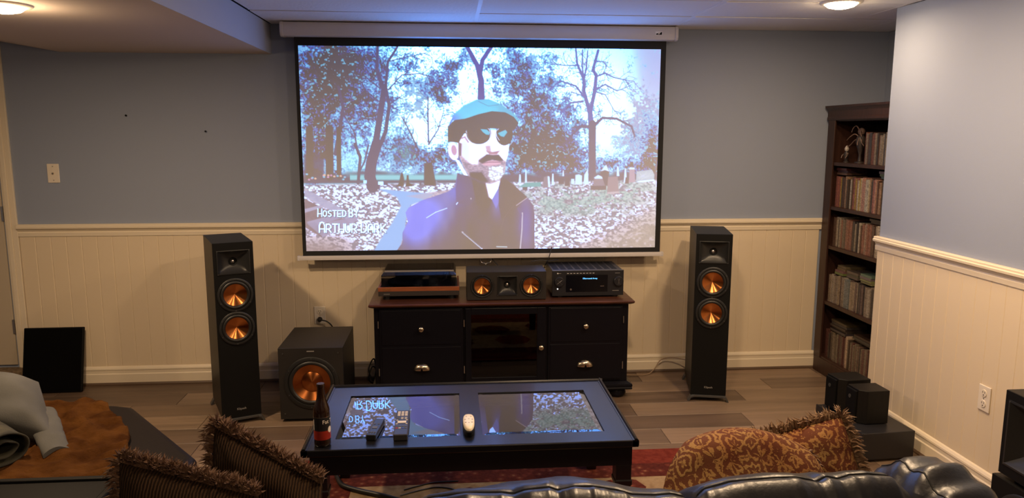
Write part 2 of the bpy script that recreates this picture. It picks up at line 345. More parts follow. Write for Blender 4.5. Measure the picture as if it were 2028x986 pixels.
    for p, c_ in (([(335, 355), (335, 320), (355, 308), (372, 320), (372, 355)], GD), ([(352, 310), (356, 200), (366, 200), (370, 310)], GL), ([(305, 300), (310, 235), (322, 235), (325, 300)], GL), ([(360, 300), (475, 296), (475, 328), (300, 335)], (120, 175, 180)),
                  ([(490, 340), (497, 255), (530, 245), (545, 260), (550, 335)], GS), ([(525, 250), (540, 250), (548, 335), (530, 335)], GL), ([(555, 320), (560, 230), (572, 230), (575, 320)], GL), ([(610, 310), (610, 260), (650, 255), (652, 310)], GD), ([(637, 250), (642, 205), (650, 205), (652, 250)], GL),
                  ([(655, 325), (660, 258), (690, 258), (698, 325)], GD), ([(705, 310), (705, 270), (730, 270), (730, 310)], GL), ([(735, 315), (738, 240), (765, 235), (790, 245), (788, 315)], GL), ([(800, 310), (806, 240), (835, 190), (840, 310)], GL),
                  ([(855, 355), (855, 322), (975, 322), (975, 355)], GD), ([(875, 322), (880, 262), (912, 240), (960, 260), (972, 322)], GS), ([(880, 262), (912, 240), (962, 262), (950, 270), (890, 270)], GL), ([(930, 215), (965, 195), (985, 165), (1000, 215), (985, 325), (965, 320)], GD), ([(930, 215), (975, 160), (1000, 216), (965, 204)], GL),
                  ([(980, 385), (990, 255), (1065, 252), (1072, 380)], (158, 140, 150)), ([(985, 372), (1070, 366), (1075, 380), (980, 388)], (190, 178, 192)), ([(1055, 250), (1060, 175), (1070, 175), (1078, 250)], GL), ([(1110, 300), (1118, 190), (1130, 190), (1135, 300)], GL),
                  ([(1120, 310), (1125, 260), (1150, 260), (1150, 305)], GD), ([(1150, 300), (1155, 200), (1195, 195), (1200, 295)], (176, 156, 176)), ([(1145, 200), (1160, 182), (1195, 185), (1198, 200)], GL), ([(1205, 290), (1210, 215), (1330, 200), (1350, 240), (1345, 285)], (176, 190, 208)), ([(1190, 300), (1240, 285), (1350, 275), (1350, 290)], (206, 216, 230))):
        poly(Z6(p), c_)
    for k in range(24): stroke(Z6([(1215+rs.rand()*125, 280-rs.rand()*20), (1215+rs.rand()*125, 215+rs.rand()*30)]), 1, GL, a=.4)
    # the man: coat
    cc = np.zeros_like(img)+C(118, 100, 104)
    pur = np.clip(1.2*g(835, 420, 48, 45)+.9*g(815, 455, 30, 40)+.7*g(895, 370, 25, 30)+.5*g(980, 400, 12, 30), 0, 1)[..., None]
    cc = cc*(1-pur)+C(138, 142, 250)*pur
    pr2 = np.clip(.9*g(1035, 440, 16, 60), 0, 1)[..., None]; cc = cc*(1-pr2)+C(130, 118, 185)*pr2
    cc += (vn(12, 30, 21)[..., None]-.5)*16
    poly(M([(-5, 990), (35, 930), (35, 870), (66, 800), (53, 745), (70, 715), (150, 670), (300, 618), (342, 590), (356, 505), (430, 540), (560, 600), (620, 528), (690, 578), (772, 655), (805, 700), (813, 760), (813, 990)]), cc)
    poly(M([(345, 595), (360, 508), (440, 560), (470, 640), (430, 700), (350, 690)]), (108, 92, 128), 2, .7)
    poly(M([(560, 550), (612, 540), (598, 600), (560, 668), (520, 640), (500, 560)]), (238, 214, 238))
    poly(M([(440, 540), (520, 560), (540, 650), (560, 668), (540, 720), (470, 700)]), (112, 94, 100), 2)
    poly(M([(560, 668), (606, 585), (612, 655), (585, 720)]), (140, 138, 225), 1)
    poly(M([(600, 590), (640, 540), (770, 652), (690, 730), (620, 800), (600, 700)]), (112, 94, 102), 1.5, .9)
    stroke(M([(175, 777), (230, 742), (295, 718)]), 1.5, (206, 216, 240)); stroke(M([(385, 865), (500, 967)]), 3.2, (206, 206, 222)); stroke(M([(392, 868), (500, 962)]), 1, (110, 100, 110))
    for k in range(16): x = 388+k*7.2; stroke(M([(x-5, 862+k*6.6+5), (x+6, 862+k*6.6-5)]), .7, (110, 100, 112))
    stroke(M([(741, 748), (738, 850), (728, 965)]), 2.4, (196, 190, 214)); stroke(M([(770, 655), (705, 702)]), 1.4, (200, 186, 206)); stroke(M([(690, 700), (630, 780), (612, 850)]), .8, (140, 124, 122))
    stroke(M([(350, 695), (358, 683)]), 1.6, (220, 220, 235)); ell(*M([(436, 660)])[0], 1.2, 2, (200, 195, 210), 8); stroke(M([(588, 955), (648, 957)]), 2.2, (190, 205, 220)); stroke(M([(715, 720), (735, 760), (722, 850)]), 3, (96, 88, 160), a=.6)
    # head
    SK = (241, 212, 236)
    poly(M([(338, 415), (366, 430), (420, 522), (395, 518), (372, 480)]), SK)
    poly(M([(352, 320), (420, 250), (655, 250), (664, 330), (656, 400), (642, 440), (636, 500), (604, 548), (552, 568), (500, 560), (425, 525), (388, 455), (366, 400)]), SK)
    poly(M([(366, 330), (400, 300), (430, 350), (430, 430), (398, 460), (372, 405)]), (222, 194, 220), 5, .6)
    ell(*M([(333, 374)])[0], 11, 18.5, (236, 200, 226), rot=-.15); ell(*M([(336, 368)])[0], 5, 10, (196, 150, 186), rot=-.15, a=.7)
    poly(M([(362, 320), (380, 330), (378, 400), (364, 405)]), (120, 98, 110), 1.5, .8)
    poly(M([(372, 400), (400, 430), (440, 455), (478, 455), (486, 425), (530, 396), (600, 404), (626, 432), (644, 440), (637, 500), (604, 549), (552, 569), (495, 562), (425, 527), (390, 465)]), np.stack([134+70*n1, 118+66*n1, 136+70*n1], -1), 3.2, .9)
    poly(M([(430, 500), (500, 500), (540, 560), (500, 562), (428, 528)]), (108, 92, 98), 3)
    poly(M([(540, 470), (632, 462), (630, 505), (602, 548), (556, 552), (540, 520)]), np.stack([196+58*n1, 186+60*n1, 206+49*n1], -1), 3, 1)
    poly(M([(500, 452), (540, 432), (590, 432), (616, 444), (590, 458), (530, 462)]), (226, 180, 206), 1.2)
    stroke(M([(500, 448), (545, 440), (612, 440)]), 1.1, (128, 98, 112))
    poly(M([(480, 432), (530, 394), (565, 398), (600, 396), (628, 430), (610, 434), (560, 424), (500, 446)]), (112, 94, 104), 1.4)
    poly(M([(545, 300), (580, 290), (608, 368), (590, 384), (535, 378)]), (246, 222, 242), 1.5); poly(M([(522, 345), (550, 340), (556, 375), (530, 380)]), (206, 170, 200), 2.5, .8)
    poly(M([(528, 372), (560, 380), (606, 372), (590, 392), (545, 392)]), (176, 132, 150), 1.8, .9)
    # glasses, cap
    ell(*M([(482, 270)])[0], 24.5, 21, (112, 94, 92), 26); ell(*M([(634, 276)])[0], 17, 21.5, (112, 94, 92), 26)
    stroke(M([(392, 262), (420, 262)]), 4, (112, 94, 92)); stroke(M([(375, 300), (400, 290), (420, 320)]), 3, (196, 160, 190), a=.8)
    poly(M([(492, 243), (530, 246), (548, 262), (545, 278), (525, 276), (505, 260)]), (120, 200, 232)); poly(M([(594, 268), (640, 248), (652, 262), (632, 290), (612, 286)]), (120, 200, 232))
    stroke(M([(520, 228), (545, 245), (552, 275), (545, 305)]), 1.3, (214, 214, 226)); stroke(M([(606, 236), (585, 255), (588, 285), (604, 310)]), 1.3, (214, 214, 226)); stroke(M([(682, 318), (672, 332), (656, 338)]), 1.2, (190, 220, 230)); stroke(M([(412, 262), (418, 295), (440, 322), (470, 332)]), .9, (186, 176, 186))
    stroke(M([(396, 248), (410, 262)]), 2.4, (205, 205, 220))
    poly(M([(300, 225), (345, 185), (470, 150), (560, 130), (650, 140), (716, 186), (718, 212), (692, 246), (600, 240), (540, 238), (410, 250), (375, 300), (365, 325), (330, 318), (300, 318)]), (112, 94, 94), 1)
    teal = np.stack([78+26*n3, 198+22*n3, 240+10*n3], -1); bl = np.clip(g(886, 236, 16, 16)*1.1, 0, 1)[..., None]; teal = teal*(1-bl)+C(104, 150, 255)*bl
    dk2 = np.clip(ss(0, 30, (X-925)*.75-(Y-215)*-.2-28), 0, .55)[..., None]; teal = teal*(1-dk2)+C(60, 180, 215)*dk2
    poly(M([(299, 250), (310, 205), (340, 150), (400, 102), (470, 70), (540, 68), (600, 92), (680, 142), (719, 186), (716, 205), (690, 172), (640, 145), (560, 138), (480, 156), (400, 182), (330, 190), (306, 225)]), teal)
    stroke(M([(640, 138), (690, 162), (718, 192)]), 1.2, (130, 196, 220)); stroke(M([(480, 80), (540, 108), (600, 100)]), 1, (34, 126, 160), a=.7)
    # caption, drawn as strokes
    G = {'H': [[(0, 0), (0, 1)], [(1, 0), (1, 1)], [(0, .62), (1, .62)]], 'O': [[(.5, 0), (.9, .15), (1, .5), (.9, .85), (.5, 1), (.1, .85), (0, .5), (.1, .15), (.5, 0)]],
         'S': [[(.95, .1), (.5, 0), (.08, .2), (.2, .45), (.8, .58), (.95, .8), (.5, 1), (.03, .9)]], 'T': [[(0, 0), (1, 0)], [(.5, 0), (.5, 1)]], 'E': [[(1, 0), (0, 0), (0, 1), (1, 1)], [(0, .6), (.8, .6)]],
         'D': [[(0, 0), (0, 1), (.5, 1), (.9, .8), (1, .5), (.9, .2), (.5, 0), (0, 0)]], 'B': [[(0, 0), (0, 1), (.7, 1), (1, .8), (.7, .55), (0, .55)], [(0, 0), (.6, 0), (.9, .25), (.7, .55)]], 'Y': [[(0, 0), (.5, .5), (1, 0)], [(.5, .5), (.5, 1)]],
         'A': [[(0, 1), (0, .35), (.2, .06), (.5, 0), (.8, .06), (1, .35), (1, 1)], [(0, .66), (1, .66)]], 'R': [[(0, 1), (0, 0), (.6, 0), (.95, .2), (.95, .42), (.6, .6), (0, .6)], [(.5, .6), (1, 1)]], 'U': [[(0, 0), (0, .7), (.2, .95), (.5, 1), (.8, .95), (1, .7), (1, 0)]], 'K': [[(0, 0), (0, 1)], [(1, 0), (.05, .62)], [(.3, .5), (1, 1)]]}
    def write(chars, sw):
        for ox, col, ww, al in ((1.2, (96, 92, 110), sw+1.2, .55), (0, (226, 250, 255), sw, 1)):
            for ch, x, y, w, h in chars:
                for st in G[ch]: stroke([(x+a_*w+ox, y+b_*h+ox) for a_, b_ in st], ww, col, a=al, soft=.55)
    x = 628.5; ch = []
    for k, c_ in enumerate('HOSTED BY'):
        big = k in (0, 7, 8); w = 7.4 if big else 6.6
        if c_ == ' ': x += 3.5; continue
        ch.append((c_, x, 411.5 if big else 415, w, 16 if big else 12)); x += w+2.7
    write(ch, 1.5)
    x = 631.5; ch = []
    for k, c_ in enumerate('ARTHUR DARK'):
        big = k in (0, 7); w = 10 if big else 9.2
        if c_ == ' ': x += 6; continue
        ch.append((c_, x, 439 if big else 443, w, 21 if big else 17)); x += w+3.1
    write(ch, 2.0)
    return np.clip(img, 0, 255)/255.0
# ================================================================== the room
D = 4.80; XR = 2.357; YR = 3.90; XL = -3.9; YF = -1.6; ZC = 2.25; XN = 2.86; ZS = 2.073
def struct(o, label, cat): return tag(o, label, cat, kind='structure')
# floor: slab + planks laid along X
floor = struct(B(XL, XN, YF, D, -.06, -.009).build('floor', m_under), 'grey-brown plank floor of the whole room', 'floor')
rng = random.Random(5)
JOINT = {0: 1.23, 1: 2.02, 2: .55, 3: 1.05, 4: 1.66, 5: 1.13, 6: .2, 7: .85}
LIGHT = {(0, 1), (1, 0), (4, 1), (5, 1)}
PW_ = .195
for r in range(0, 27):
    y1 = min(D, 4.585+PW_-.0-r*PW_); y0 = 4.585-r*PW_
    j = JOINT.get(r, rng.uniform(-.6, .6)); k0 = math.floor((XL-j)/1.22)
    for k in range(k0, 8):
        a, b = max(XL, j+k*1.22), min(XN, j+(k+1)*1.22)
        if b-a < .02: continue
        t = rng.random(); 
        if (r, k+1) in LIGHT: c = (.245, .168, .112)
        elif t < .25: c = (.205, .142, .095)
        elif t < .6: c = (.16, .108, .073)
        else: c = (.12, .080, .054)
        m = MB(); g_, h = .0011, .0016
        x0, x1, ya, yb = a+g_, b-g_, y0+g_, y1-g_
        if yb-ya < .02: continue
        m.loft([[(x0, ya, -.009), (x1, ya, -.009), (x1, yb, -.009), (x0, yb, -.009)], [(x0, ya, -h), (x1, ya, -h), (x1, yb, -h), (x0, yb, -h)], [(x0+h, ya+h, 0), (x1-h, ya+h, 0), (x1-h, yb-h, 0), (x0+h, yb-h, 0)]], cap0=False)
        m.build('plank', m_plank, floor, color=(*c, 1))
# walls
def wall(name, args, m, label):
    return struct(B(*args).build(name, m), label, 'wall')
wb = wall('wall_back', (XL-.1, XN+.1, D, D+.1, 0, 2.4), m_blue, 'blue-grey back wall behind the projection screen')
wr = wall('wall_right', (XR, XR+.12, YF, YR, 0, ZC), m_blue, 'blue-grey right wall that ends at the bookcase niche')
wall('wall_niche', (XR+.1205, XN, YR-.12, YR, 0, ZC), m_blue, 'short wall closing the near side of the bookcase niche')
wall('wall_alcove', (XN, XN+.1, YR, D, 0, 2.4), m_blue, 'wall at the back of the bookcase niche')
wall('wall_left', (XL-.1, XL, YF, D, 0, 2.4), m_blue, 'far left wall out of the frame')
wall('wall_front', (XL-.1, XR+.12, YF-.1, YF, 0, 2.4), m_blue, 'wall behind the camera')
def boards_along(parent, horizontal, a0, a1, step, plane, z0, z1):
    n = 0; a = a0
    while a < a1-.012:
        b = min(a+step, a1); t, g_ = .008, .0008
        prof = [(a, 0), (a, t*.72), (a+.0035, t), (b-.0035, t), (b, t*.72), (b, 0)]
        m = MB()
        if horizontal: m.prism([(u, plane-w) for u, w in prof], z0, z1)
        else: m.prism([(plane-w, u) for u, w in prof], z0, z1)
        m.build('panel_board', m_cream, parent); a = b
boards_along(wb, True, -2.655, 2.48, .0915, D, .02, .975)
boards_along(wr, False, 1.0, YR, .0915, XR, .02, .975)
# chair rails and baseboards: moulded profiles
RAIL = [(0, .962), (.012, .962), (.014, .985), (.010, .992), (.018, 1.004), (.030, 1.012), (.031, 1.022), (.026, 1.026), (.026, 1.034), (.022, 1.038), (0, 1.038)]
BASE = [(0, 0.018), (.017, .018), (.017, .072), (.013, .078), (.013, .096), (.016, .100), (.015, .108), (.008, .118), (0, .122)]
SHOE = [(0, 0), (.024, 0), (.024, .008), (.018, .018), (0, .0185)]
def mould(name, prof, along, a, b, plane, m, label, cat):
    o = MB()
    if along == 'x': o.prism([(plane-w, z) for w, z in prof], a, b, 'x')
    else: o.prism([(plane-w, z) for w, z in prof], a, b, 'y')
    return struct(o.build(name, m), label, cat)
mould('trim_1', RAIL, 'x', -2.657, 2.48, D-.001, m_trim, 'cream chair rail moulding running along the back wall', 'chair rail')
mould('trim_2', RAIL, 'y', YF, YR+.012, XR-.001, m_trim, 'cream chair rail moulding along the right wall', 'chair rail')
mould('baseboard_back', BASE, 'x', -2.657, 2.48, D-.009, m_trim, 'cream baseboard at the foot of the back wall', 'baseboard')
mould('baseboard_right', BASE, 'y', YF, YR, XR-.009, m_trim, 'cream baseboard at the foot of the right wall', 'baseboard')
mould('trim_3', SHOE, 'x', -2.657, 2.48, D-.0095, m_shoe, 'brown shoe strip under the back baseboard', 'moulding')
mould('trim_4', SHOE, 'y', YF, YR, XR-.0095, m_shoe, 'brown shoe strip under the right baseboard', 'moulding')
# door at the far left with casing and raised threshold
cas = MB(); 
for a, b, t in ((-2.728, -2.715, .014), (-2.715, -2.69, .020), (-2.69, -2.658, .016)): cas.bx(a, b, D-t, D, .10, 2.14)
struct(cas.build('trim_5', m_trim, bevel=.002), 'cream door casing at the left edge', 'door casing')
m_doorp = mat('door_paint', (.50, .42, .31), .5)
dr = struct(B(-3.5, -2.738, D-.012, D-.0005, .147, 2.03).build('door_1', m_doorp, bevel=.002), 'plain cream door slab at the far left edge', 'door')
for zz in (.35, 1.06, 1.8): B(-2.742, -2.730, D-.018, D-.010, zz, zz+.09).build('hinge', m_silver, dr)
m_carp = mat('brown_carpet', (.10, .065, .035), .95, col2=(.20, .14, .08), cscale=60, bump=.6, bscale=200)
struct(B(-3.5, -2.665, D-.10, D-.0005, .001, .13).build('trim_6', m_carp, bevel=.006), 'carpeted raised threshold below the door', 'threshold')
# soffit along the left of the room
sf = MB(); prof = [(-1.085, ZS), (-2.318, ZS), (-2.66, 2.131), (-3.4, 2.249), (-3.4, 2.2495), (-1.085, 2.2495)]
sof = struct(MB().prism(prof, YF, D, 'y').build('wall_soffit', m_soffit), 'boxed-in soffit below the ceiling on the left', 'soffit')
B(-1.085, -1.083, YF, D, ZS, 2.2495).build('side_panel', m_soffitside, sof)
# suspended ceiling: void, grid bars and tiles
cl = struct(B(XL, XN+.1, YF, D, ZC+.02, ZC+.05).build('ceiling', m_gap), 'suspended ceiling of white textured tiles', 'ceiling')
XS = [-1.083, .16, 1.385, 2.61, XN]; YS = [D, 4.285, 3.79, 3.18, 2.57, 1.96, 1.35, .74, .13, -.48, -1.09, YF]
rng = random.Random(3)
for i in range(4):
    for j in range(len(YS)-1):
        x0, x1, y1, y0 = XS[i], XS[i+1], YS[j], YS[j+1]
        if x0 > 2.5 and y1 < YR+.1: continue
        if x0 > 1.3 and y0 < YR: x1 = min(x1, XR)
        tl = [rng.uniform(-.002, .004) for _ in range(4)]
        g_ = .0095
        m = MB().add([(x0+g_, y0+g_, ZC+tl[0]), (x1-g_, y0+g_, ZC+tl[1]), (x1-g_, y1-g_, ZC+tl[2]), (x0+g_, y1-g_, ZC+tl[3]), (x0+g_, y0+g_, ZC+.018), (x1-g_, y0+g_, ZC+.018), (x1-g_, y1-g_, ZC+.018), (x0+g_, y1-g_, ZC+.018)], [(0, 3, 2, 1), (4, 5, 6, 7), (0, 1, 5, 4), (1, 2, 6, 5), (2, 3, 7, 6), (3, 0, 4, 7)])
        m.build('ceiling_tile', m_tile, cl)
for x in XS[1:4]: B(x-.011, x+.011, YF if x < 2.3 else YR, D, ZC+.001, ZC+.006).build('grid_bar', m_tee, cl)
for y in YS[1:-1]: B(-1.08, XR if y < YR else XN, y-.0055, y+.0055, ZC+.0045, ZC+.0085).build('grid_bar', m_tee, cl)
# recessed lamps
m_bulb = mat('lit_bulb', (1, .9, .7), .5, emit=(1.0, .74, .42), estr=50)
m_ring = mat('lamp_ring', (.75, .68, .58), .5)
def can(x, y, z, watts, label):
    e = empty('ceiling_lamp', (x, y, z), label=label, cat='lamp', group='recessed lamps')
    MB().lathe([(.080, -.003), (.080, -.010), (.098, -.008), (.104, -.001), (.104, -.0002), (.080, -.0002)], 32, cap0=False, cap1=False).build('trim_ring', m_ring, e, smooth=50)
    MB().lathe([(.079, -.0005), (.077, -.012), (.062, -.024), (.035, -.031), (.0, -.033)], 32, cap0=False).build('bulb', m_bulb, e, smooth=60)
    l = bpy.data.lights.new('lamp_light', 'AREA'); l.shape = 'DISK'; l.size = .13; l.energy = watts; l.color = LAMP_RGB; l.spread = R_(180)
    lo = bpy.data.objects.new('lamp_light', l); COL.objects.link(lo); lo.parent = e; lo.location = (0, 0, -.038)
    l2 = bpy.data.lights.new('bulb_light', 'POINT'); l2.energy = watts*.17 if watts > 8 else watts*.06; l2.color = LAMP_RGB; l2.shadow_soft_size = .05
    lo = bpy.data.objects.new('bulb_light', l2); COL.objects.link(lo); lo.parent = e; lo.location = (0, 0, -.095)
for a in LAMPS: can(*a)
# ================================================================== projection screen
e = empty('projection_screen', (0, 4.684, 0), label='pull-down projection screen showing a man in a teal cap in a cemetery', cat='screen')
m_case = mat('screen_case_white', (.62, .58, .56), .45)
prof = [(-.045, 2.166), (-.050, 2.18), (-.050, 2.225), (-.042, 2.243), (-.02, 2.2485), (.035, 2.2485), (.045, 2.24), (.045, 2.172), (.038, 2.164), (-.03, 2.160)]
MB().prism(prof, -.975, 1.388, 'x').build('case', m_case, e, smooth=35)
for a, b in ((-.993, -.974), (1.387, 1.406)):
    MB().prism([(y*1.12, 2.204+(z-2.204)*1.03) for y, z in prof], a, b, 'x').build('end_cap', m_case, e, bevel=.003)
lg = B(1.262, 1.307, -.0515, -.050, 2.191, 2.214).build('logo_label', mat('logo_white', (.8, .78, .75), .4), e)
MB().prism([(1.266, 2.194), (1.303, 2.194), (1.303, 2.211), (1.266, 2.200)], -.0520, -.0515, 'y').build('logo_mark', m_blackm, lg)
MB().prism([(1.279, 2.199), (1.284, 2.196), (1.297, 2.2105), (1.290, 2.2105), (1.2835, 2.203), (1.280, 2.205)], -.0523, -.0520, 'y').build('logo_check', m_white, lg)
m_fabric = mat('screen_border_black', (.010, .010, .011), .8)
PX0, PX1, PZ0, PZ1 = -.9001, 1.3139, .868, 2.113
fb = MB().bx(-.922, 1.347, 0, .0012, .838, PZ0).bx(-.922, 1.347, 0, .0012, PZ1, 2.17).bx(-.922, PX0, 0, .0012, PZ0, PZ1).bx(PX1, 1.347, 0, .0012, PZ0, PZ1)
fb.build('black_border', m_fabric, e)
B(-.922, 1.347, .0014, .0022, .838, 2.17).build('screen_backing', m_blackm, e)
PW, PH = 720, 405
pic = make_picture(PW, PH)
lin = np.where(pic <= .04045, pic/12.92, ((pic+.055)/1.055)**2.4)
emi = np.maximum(lin-AMBIENT, 0)
lum = lin @ np.array((.3, .5, .2)); hs = np.clip((lum-.60)/.35, 0, 1); hs = hs*hs*(3-2*hs)
emi = emi+hs[..., None]*np.array((.15, 1.1, 4.5))*HDR               # the bright sky is beyond what the camera could hold
me = bpy.data.meshes.new('projected_picture')
gx, gz = np.meshgrid(np.linspace(PX0, PX1, PW), np.linspace(PZ1, PZ0, PH))
co = np.zeros((PH*PW, 3), np.float32); co[:, 0] = gx.ravel(); co[:, 1] = .0006; co[:, 2] = gz.ravel()
ii = (np.arange(PH-1)[:, None]*PW+np.arange(PW-1)[None, :]).ravel()
quads = np.stack([ii, ii+PW, ii+PW+1, ii+1], 1).astype(np.int32)
me.vertices.add(len(co)); me.vertices.foreach_set('co', co.ravel()); nq = len(quads)
me.loops.add(nq*4); me.loops.foreach_set('vertex_index', quads.ravel()); me.polygons.add(nq); me.polygons.foreach_set('loop_start', np.arange(0, nq*4, 4, dtype=np.int32))
me.update(calc_edges=True)
ca = me.color_attributes.new('picture', 'FLOAT_COLOR', 'POINT'); cv = np.ones((PH*PW, 4), np.float32); cv[:, :3] = emi.reshape(-1, 3); ca.data.foreach_set('color', cv.ravel())
m_pic = bpy.data.materials.new('projected_light'); m_pic.use_nodes = True; nt = m_pic.node_tree; p = nt.nodes['Principled BSDF']
p.inputs['Base Color'].default_value = (.56, .56, .61, 1); p.inputs['Roughness'].default_value = .9; p.inputs['Specular IOR Level'].default_value = .1
at = node(nt, 'ShaderNodeAttribute', attribute_name='picture'); nt.links.new(at.outputs['Color'], p.inputs['Emission Color']); p.inputs['Emission Strength'].default_value = SCREEN_GAIN
me.materials.append(m_pic); po = bpy.data.objects.new('picture', me); COL.objects.link(po); po.parent = e
tag(po, 'projected film still of a bearded man with sunglasses, captioned Hosted by Arthur Dark')
MB().prism([(-.012, .812), (.012, .812), (.014, .822), (.010, .838), (-.010, .838), (-.014, .822)], -.945, 1.358, 'x').build('bottom_bar', m_case, e, smooth=40)
for a, b in ((-.956, -.944), (1.357, 1.369)): B(a, b, -.015, .015, .810, .839).build('bar_end', m_case, e, bevel=.003)
hd = MB().tube(crom([(.183, 0, .806), (.190, 0, .785), (.212, 0, .777), (.218, 0, .765), (.224, 0, .777), (.247, 0, .785), (.254, 0, .806), (.235, 0, .811), (.2, 0, .811), (.183, 0, .806)], 4), .0035, 6)
hd.tube([(.218, 0, .767), (.218, 0, .735)], .004, 6).build('pull_handle', m_silver, e, smooth=60)
# ================================================================== loudspeakers
from mathutils.geometry import tessellate_polygon
def baffle(x0, x1, z0, z1, yf, yb, holes):
    """front plate with the driver openings cut through"""
    loops = [[(x0, z0), (x1, z0), (x1, z1), (x0, z1)]]
    for h in holes:
        if len(h) == 3: loops.append([(h[0]+h[2]*math.cos(2*math.pi*k/40), h[1]+h[2]*math.sin(2*math.pi*k/40)) for k in range(40)])
        else: loops.append([(h[0]-h[2], h[1]-h[3]), (h[0]+h[2], h[1]-h[3]), (h[0]+h[2], h[1]+h[3]), (h[0]-h[2], h[1]+h[3])])
    tri = tessellate_polygon([[Vector((p[0], p[1], 0)) for p in l] for l in loops]); flat = [p for l in loops for p in l]; n = len(flat)
    m = MB().add([(x, yf, z) for x, z in flat]+[(x, yb, z) for x, z in flat], [tuple(t) for t in tri]); k = 0
    for l in loops:
        q = len(l); m.f += [(k+i, k+(i+1) % q, n+k+(i+1) % q, n+k+i) for i in range(q)]; k += q
    return m
def shell(x0, x1, y0, y1, z0, z1, t=.012):
    """cabinet: box without a front"""
    return MB().bx(x0, x0+t, y0, y1, z0, z1).bx(x1-t, x1, y0, y1, z0, z1).bx(x0+t, x1-t, y0, y1, z1-t, z1).bx(x0+t, x1-t, y0, y1, z0, z0+t).bx(x0+t, x1-t, y1-t, y1, z0+t, z1-t)
def ring_pts(n, r, y, cx=0, cz=0): return [(cx+r*math.cos(2*math.pi*k/n), y, cz+r*math.sin(2*math.pi*k/n)) for k in range(n)]
def sq_pts(n, hw, hh, y, cx=0, cz=0, pw=1.0):
    out = []
    for k in range(n):
        a = 2*math.pi*k/n; c, s = math.cos(a), math.sin(a); q = max(abs(c), abs(s)); sx, sz = c/q, s/q
        out.append((cx+hw*(sx*pw+c*(1-pw)), y, cz+hh*(sz*pw+s*(1-pw))))
    return out
def woofer(parent, x, y, z, ro, rc, cm, depth=.35, name='woofer', face=0, cap=False):
    """driver whose axis is local Z; local +Z looks out of the baffle"""
    rot = (R_(90), 0, face)
    w = MB().lathe([(ro, 0), (ro, .004), (ro*.965, .007), (ro*.86, .006), (ro*.84, .001), (ro*.84, -.004)], 56, cap0=False, cap1=False).build(name, m_rubber, parent, smooth=50, loc=(x, y, z), rot=rot)
    MB().lathe([(ro*.845, .0005), (rc+(ro*.84-rc)*.75, .006), (rc+(ro*.84-rc)*.45, .009), (rc+(ro*.84-rc)*.15, .005), (rc*.995, -.002)], 56, cap0=False, cap1=False).build('surround', m_rubber, w, smooth=80)
    MB().lathe([(rc, -.0015), (rc*.8, -.0015-rc*depth*.26), (rc*.55, -.0015-rc*depth*.55), (rc*.3, -.0015-rc*depth*.8), (rc*.12, -.0015-rc*depth*.93), (0, -.0015-rc*depth)], 72, cap0=False, cap1=False).build('cone', cm, w, smooth=180)
    if cap: MB().lathe([(rc*.56, -.001-rc*depth*.50), (rc*.54, -.001-rc*depth*.46), (rc*.35, -.001-rc*depth*.36), (rc*.15, -.001-rc*depth*.31), (0, -.001-rc*depth*.30)], 64, cap0=False, cap1=False).build('dust_cap', cm, w, smooth=180)
    for k in range(6):
        a = k*math.pi/3+.5; MB().lathe([(.003, .006), (.003, .008), (0, .0085)], 8, (ro*.93*math.cos(a), ro*.93*math.sin(a), 0)).build('screw', m_steel, w)
    return w
def horn(parent, x, y, z, hw, hh, depth=.05, face=0):
    n = 32; L = [sq_pts(n, hw, hh, 0), sq_pts(n, hw, hh, -.003), sq_pts(n, hw*.94, hh*.94, -.004), sq_pts(n, hw*.92, hh*.92, -.001), sq_pts(n, hw*.72, hh*.72, depth*.30, pw=.9), sq_pts(n, hw*.50, hh*.50, depth*.55, pw=.5), ring_pts(n, min(hw, hh)*.36, depth*.62), ring_pts(n, min(hw, hh)*.33, depth*.8), ring_pts(n, min(hw, hh)*.22, depth)]
    h = MB().loft(L, cap0=False, cap1=True).build('horn', m_horn, parent, smooth=40, loc=(x, y, z), rot=(0, 0, face))
    MB().lathe([(.0, -.006), (.008, -.004), (.012, .002), (.013, .010)], 20, (0, depth*.85, 0), 'y', cap1=False).build('tweeter_dome', m_silver, h, smooth=70)
    for sx in (-1, 1):
        for sz in (-1, 1): MB().lathe([(.003, -.005), (.003, -.002)], 8, (sx*hw*.95, 0, sz*hh*.95), 'y').build('screw', m_steel, h)
    return h
def tower(loc, rz, label):
    e = empty('tower_speaker', loc, rz, label, 'speaker', 'floor-standing speakers')      # local -Y looks out of the baffle, origin below the middle of the baffle
    shell(-.1035, .1035, .006, .40, .038, 1.015).build('cabinet', m_black, e)
    baffle(-.1035, .1035, .038, 1.0145, -.002, .007, [(0, .908, .079, .061), (0, .728, .0785), (0, .543, .0785)]).build('front_baffle', m_baffle, e)
    horn(e, 0, -.002, .908, .0855, .066)
    for z in (.728, .543): woofer(e, 0, -.002, z, .094, .060, m_copper, .42)
    for sx in (-1, 1):
        for y0, dy in ((-.004, -.014), (.36, .014)):
            f = MB().prism([(sx*.085, .034), (sx*.104, .034), (sx*.121, .004), (sx*.121, 0), (sx*.109, 0), (sx*.100, .020), (sx*.085, .025)], y0+dy, y0+dy+.040, 'y')
            f.build('foot', m_steel, e, bevel=.0015)
    for y0 in (-.012, .36): B(-.098, .098, y0, y0+.035, .024, .037).build('foot_bar', m_steel, e, bevel=.0015)
    t = textmesh('Klipsch', .017).build('badge', m_badge, e, loc=(0, -.0026, .085), rot=(R_(90), 0, 0))
    return e
tower((1.534, 4.205, 0), math.atan2(-.0459, .2008), 'tall black tower speaker with two copper woofers to the right of the console')
tower((-1.169, 4.067, 0), math.atan2(.081, .1847), 'tall black tower speaker with two copper woofers to the left of the subwoofer')
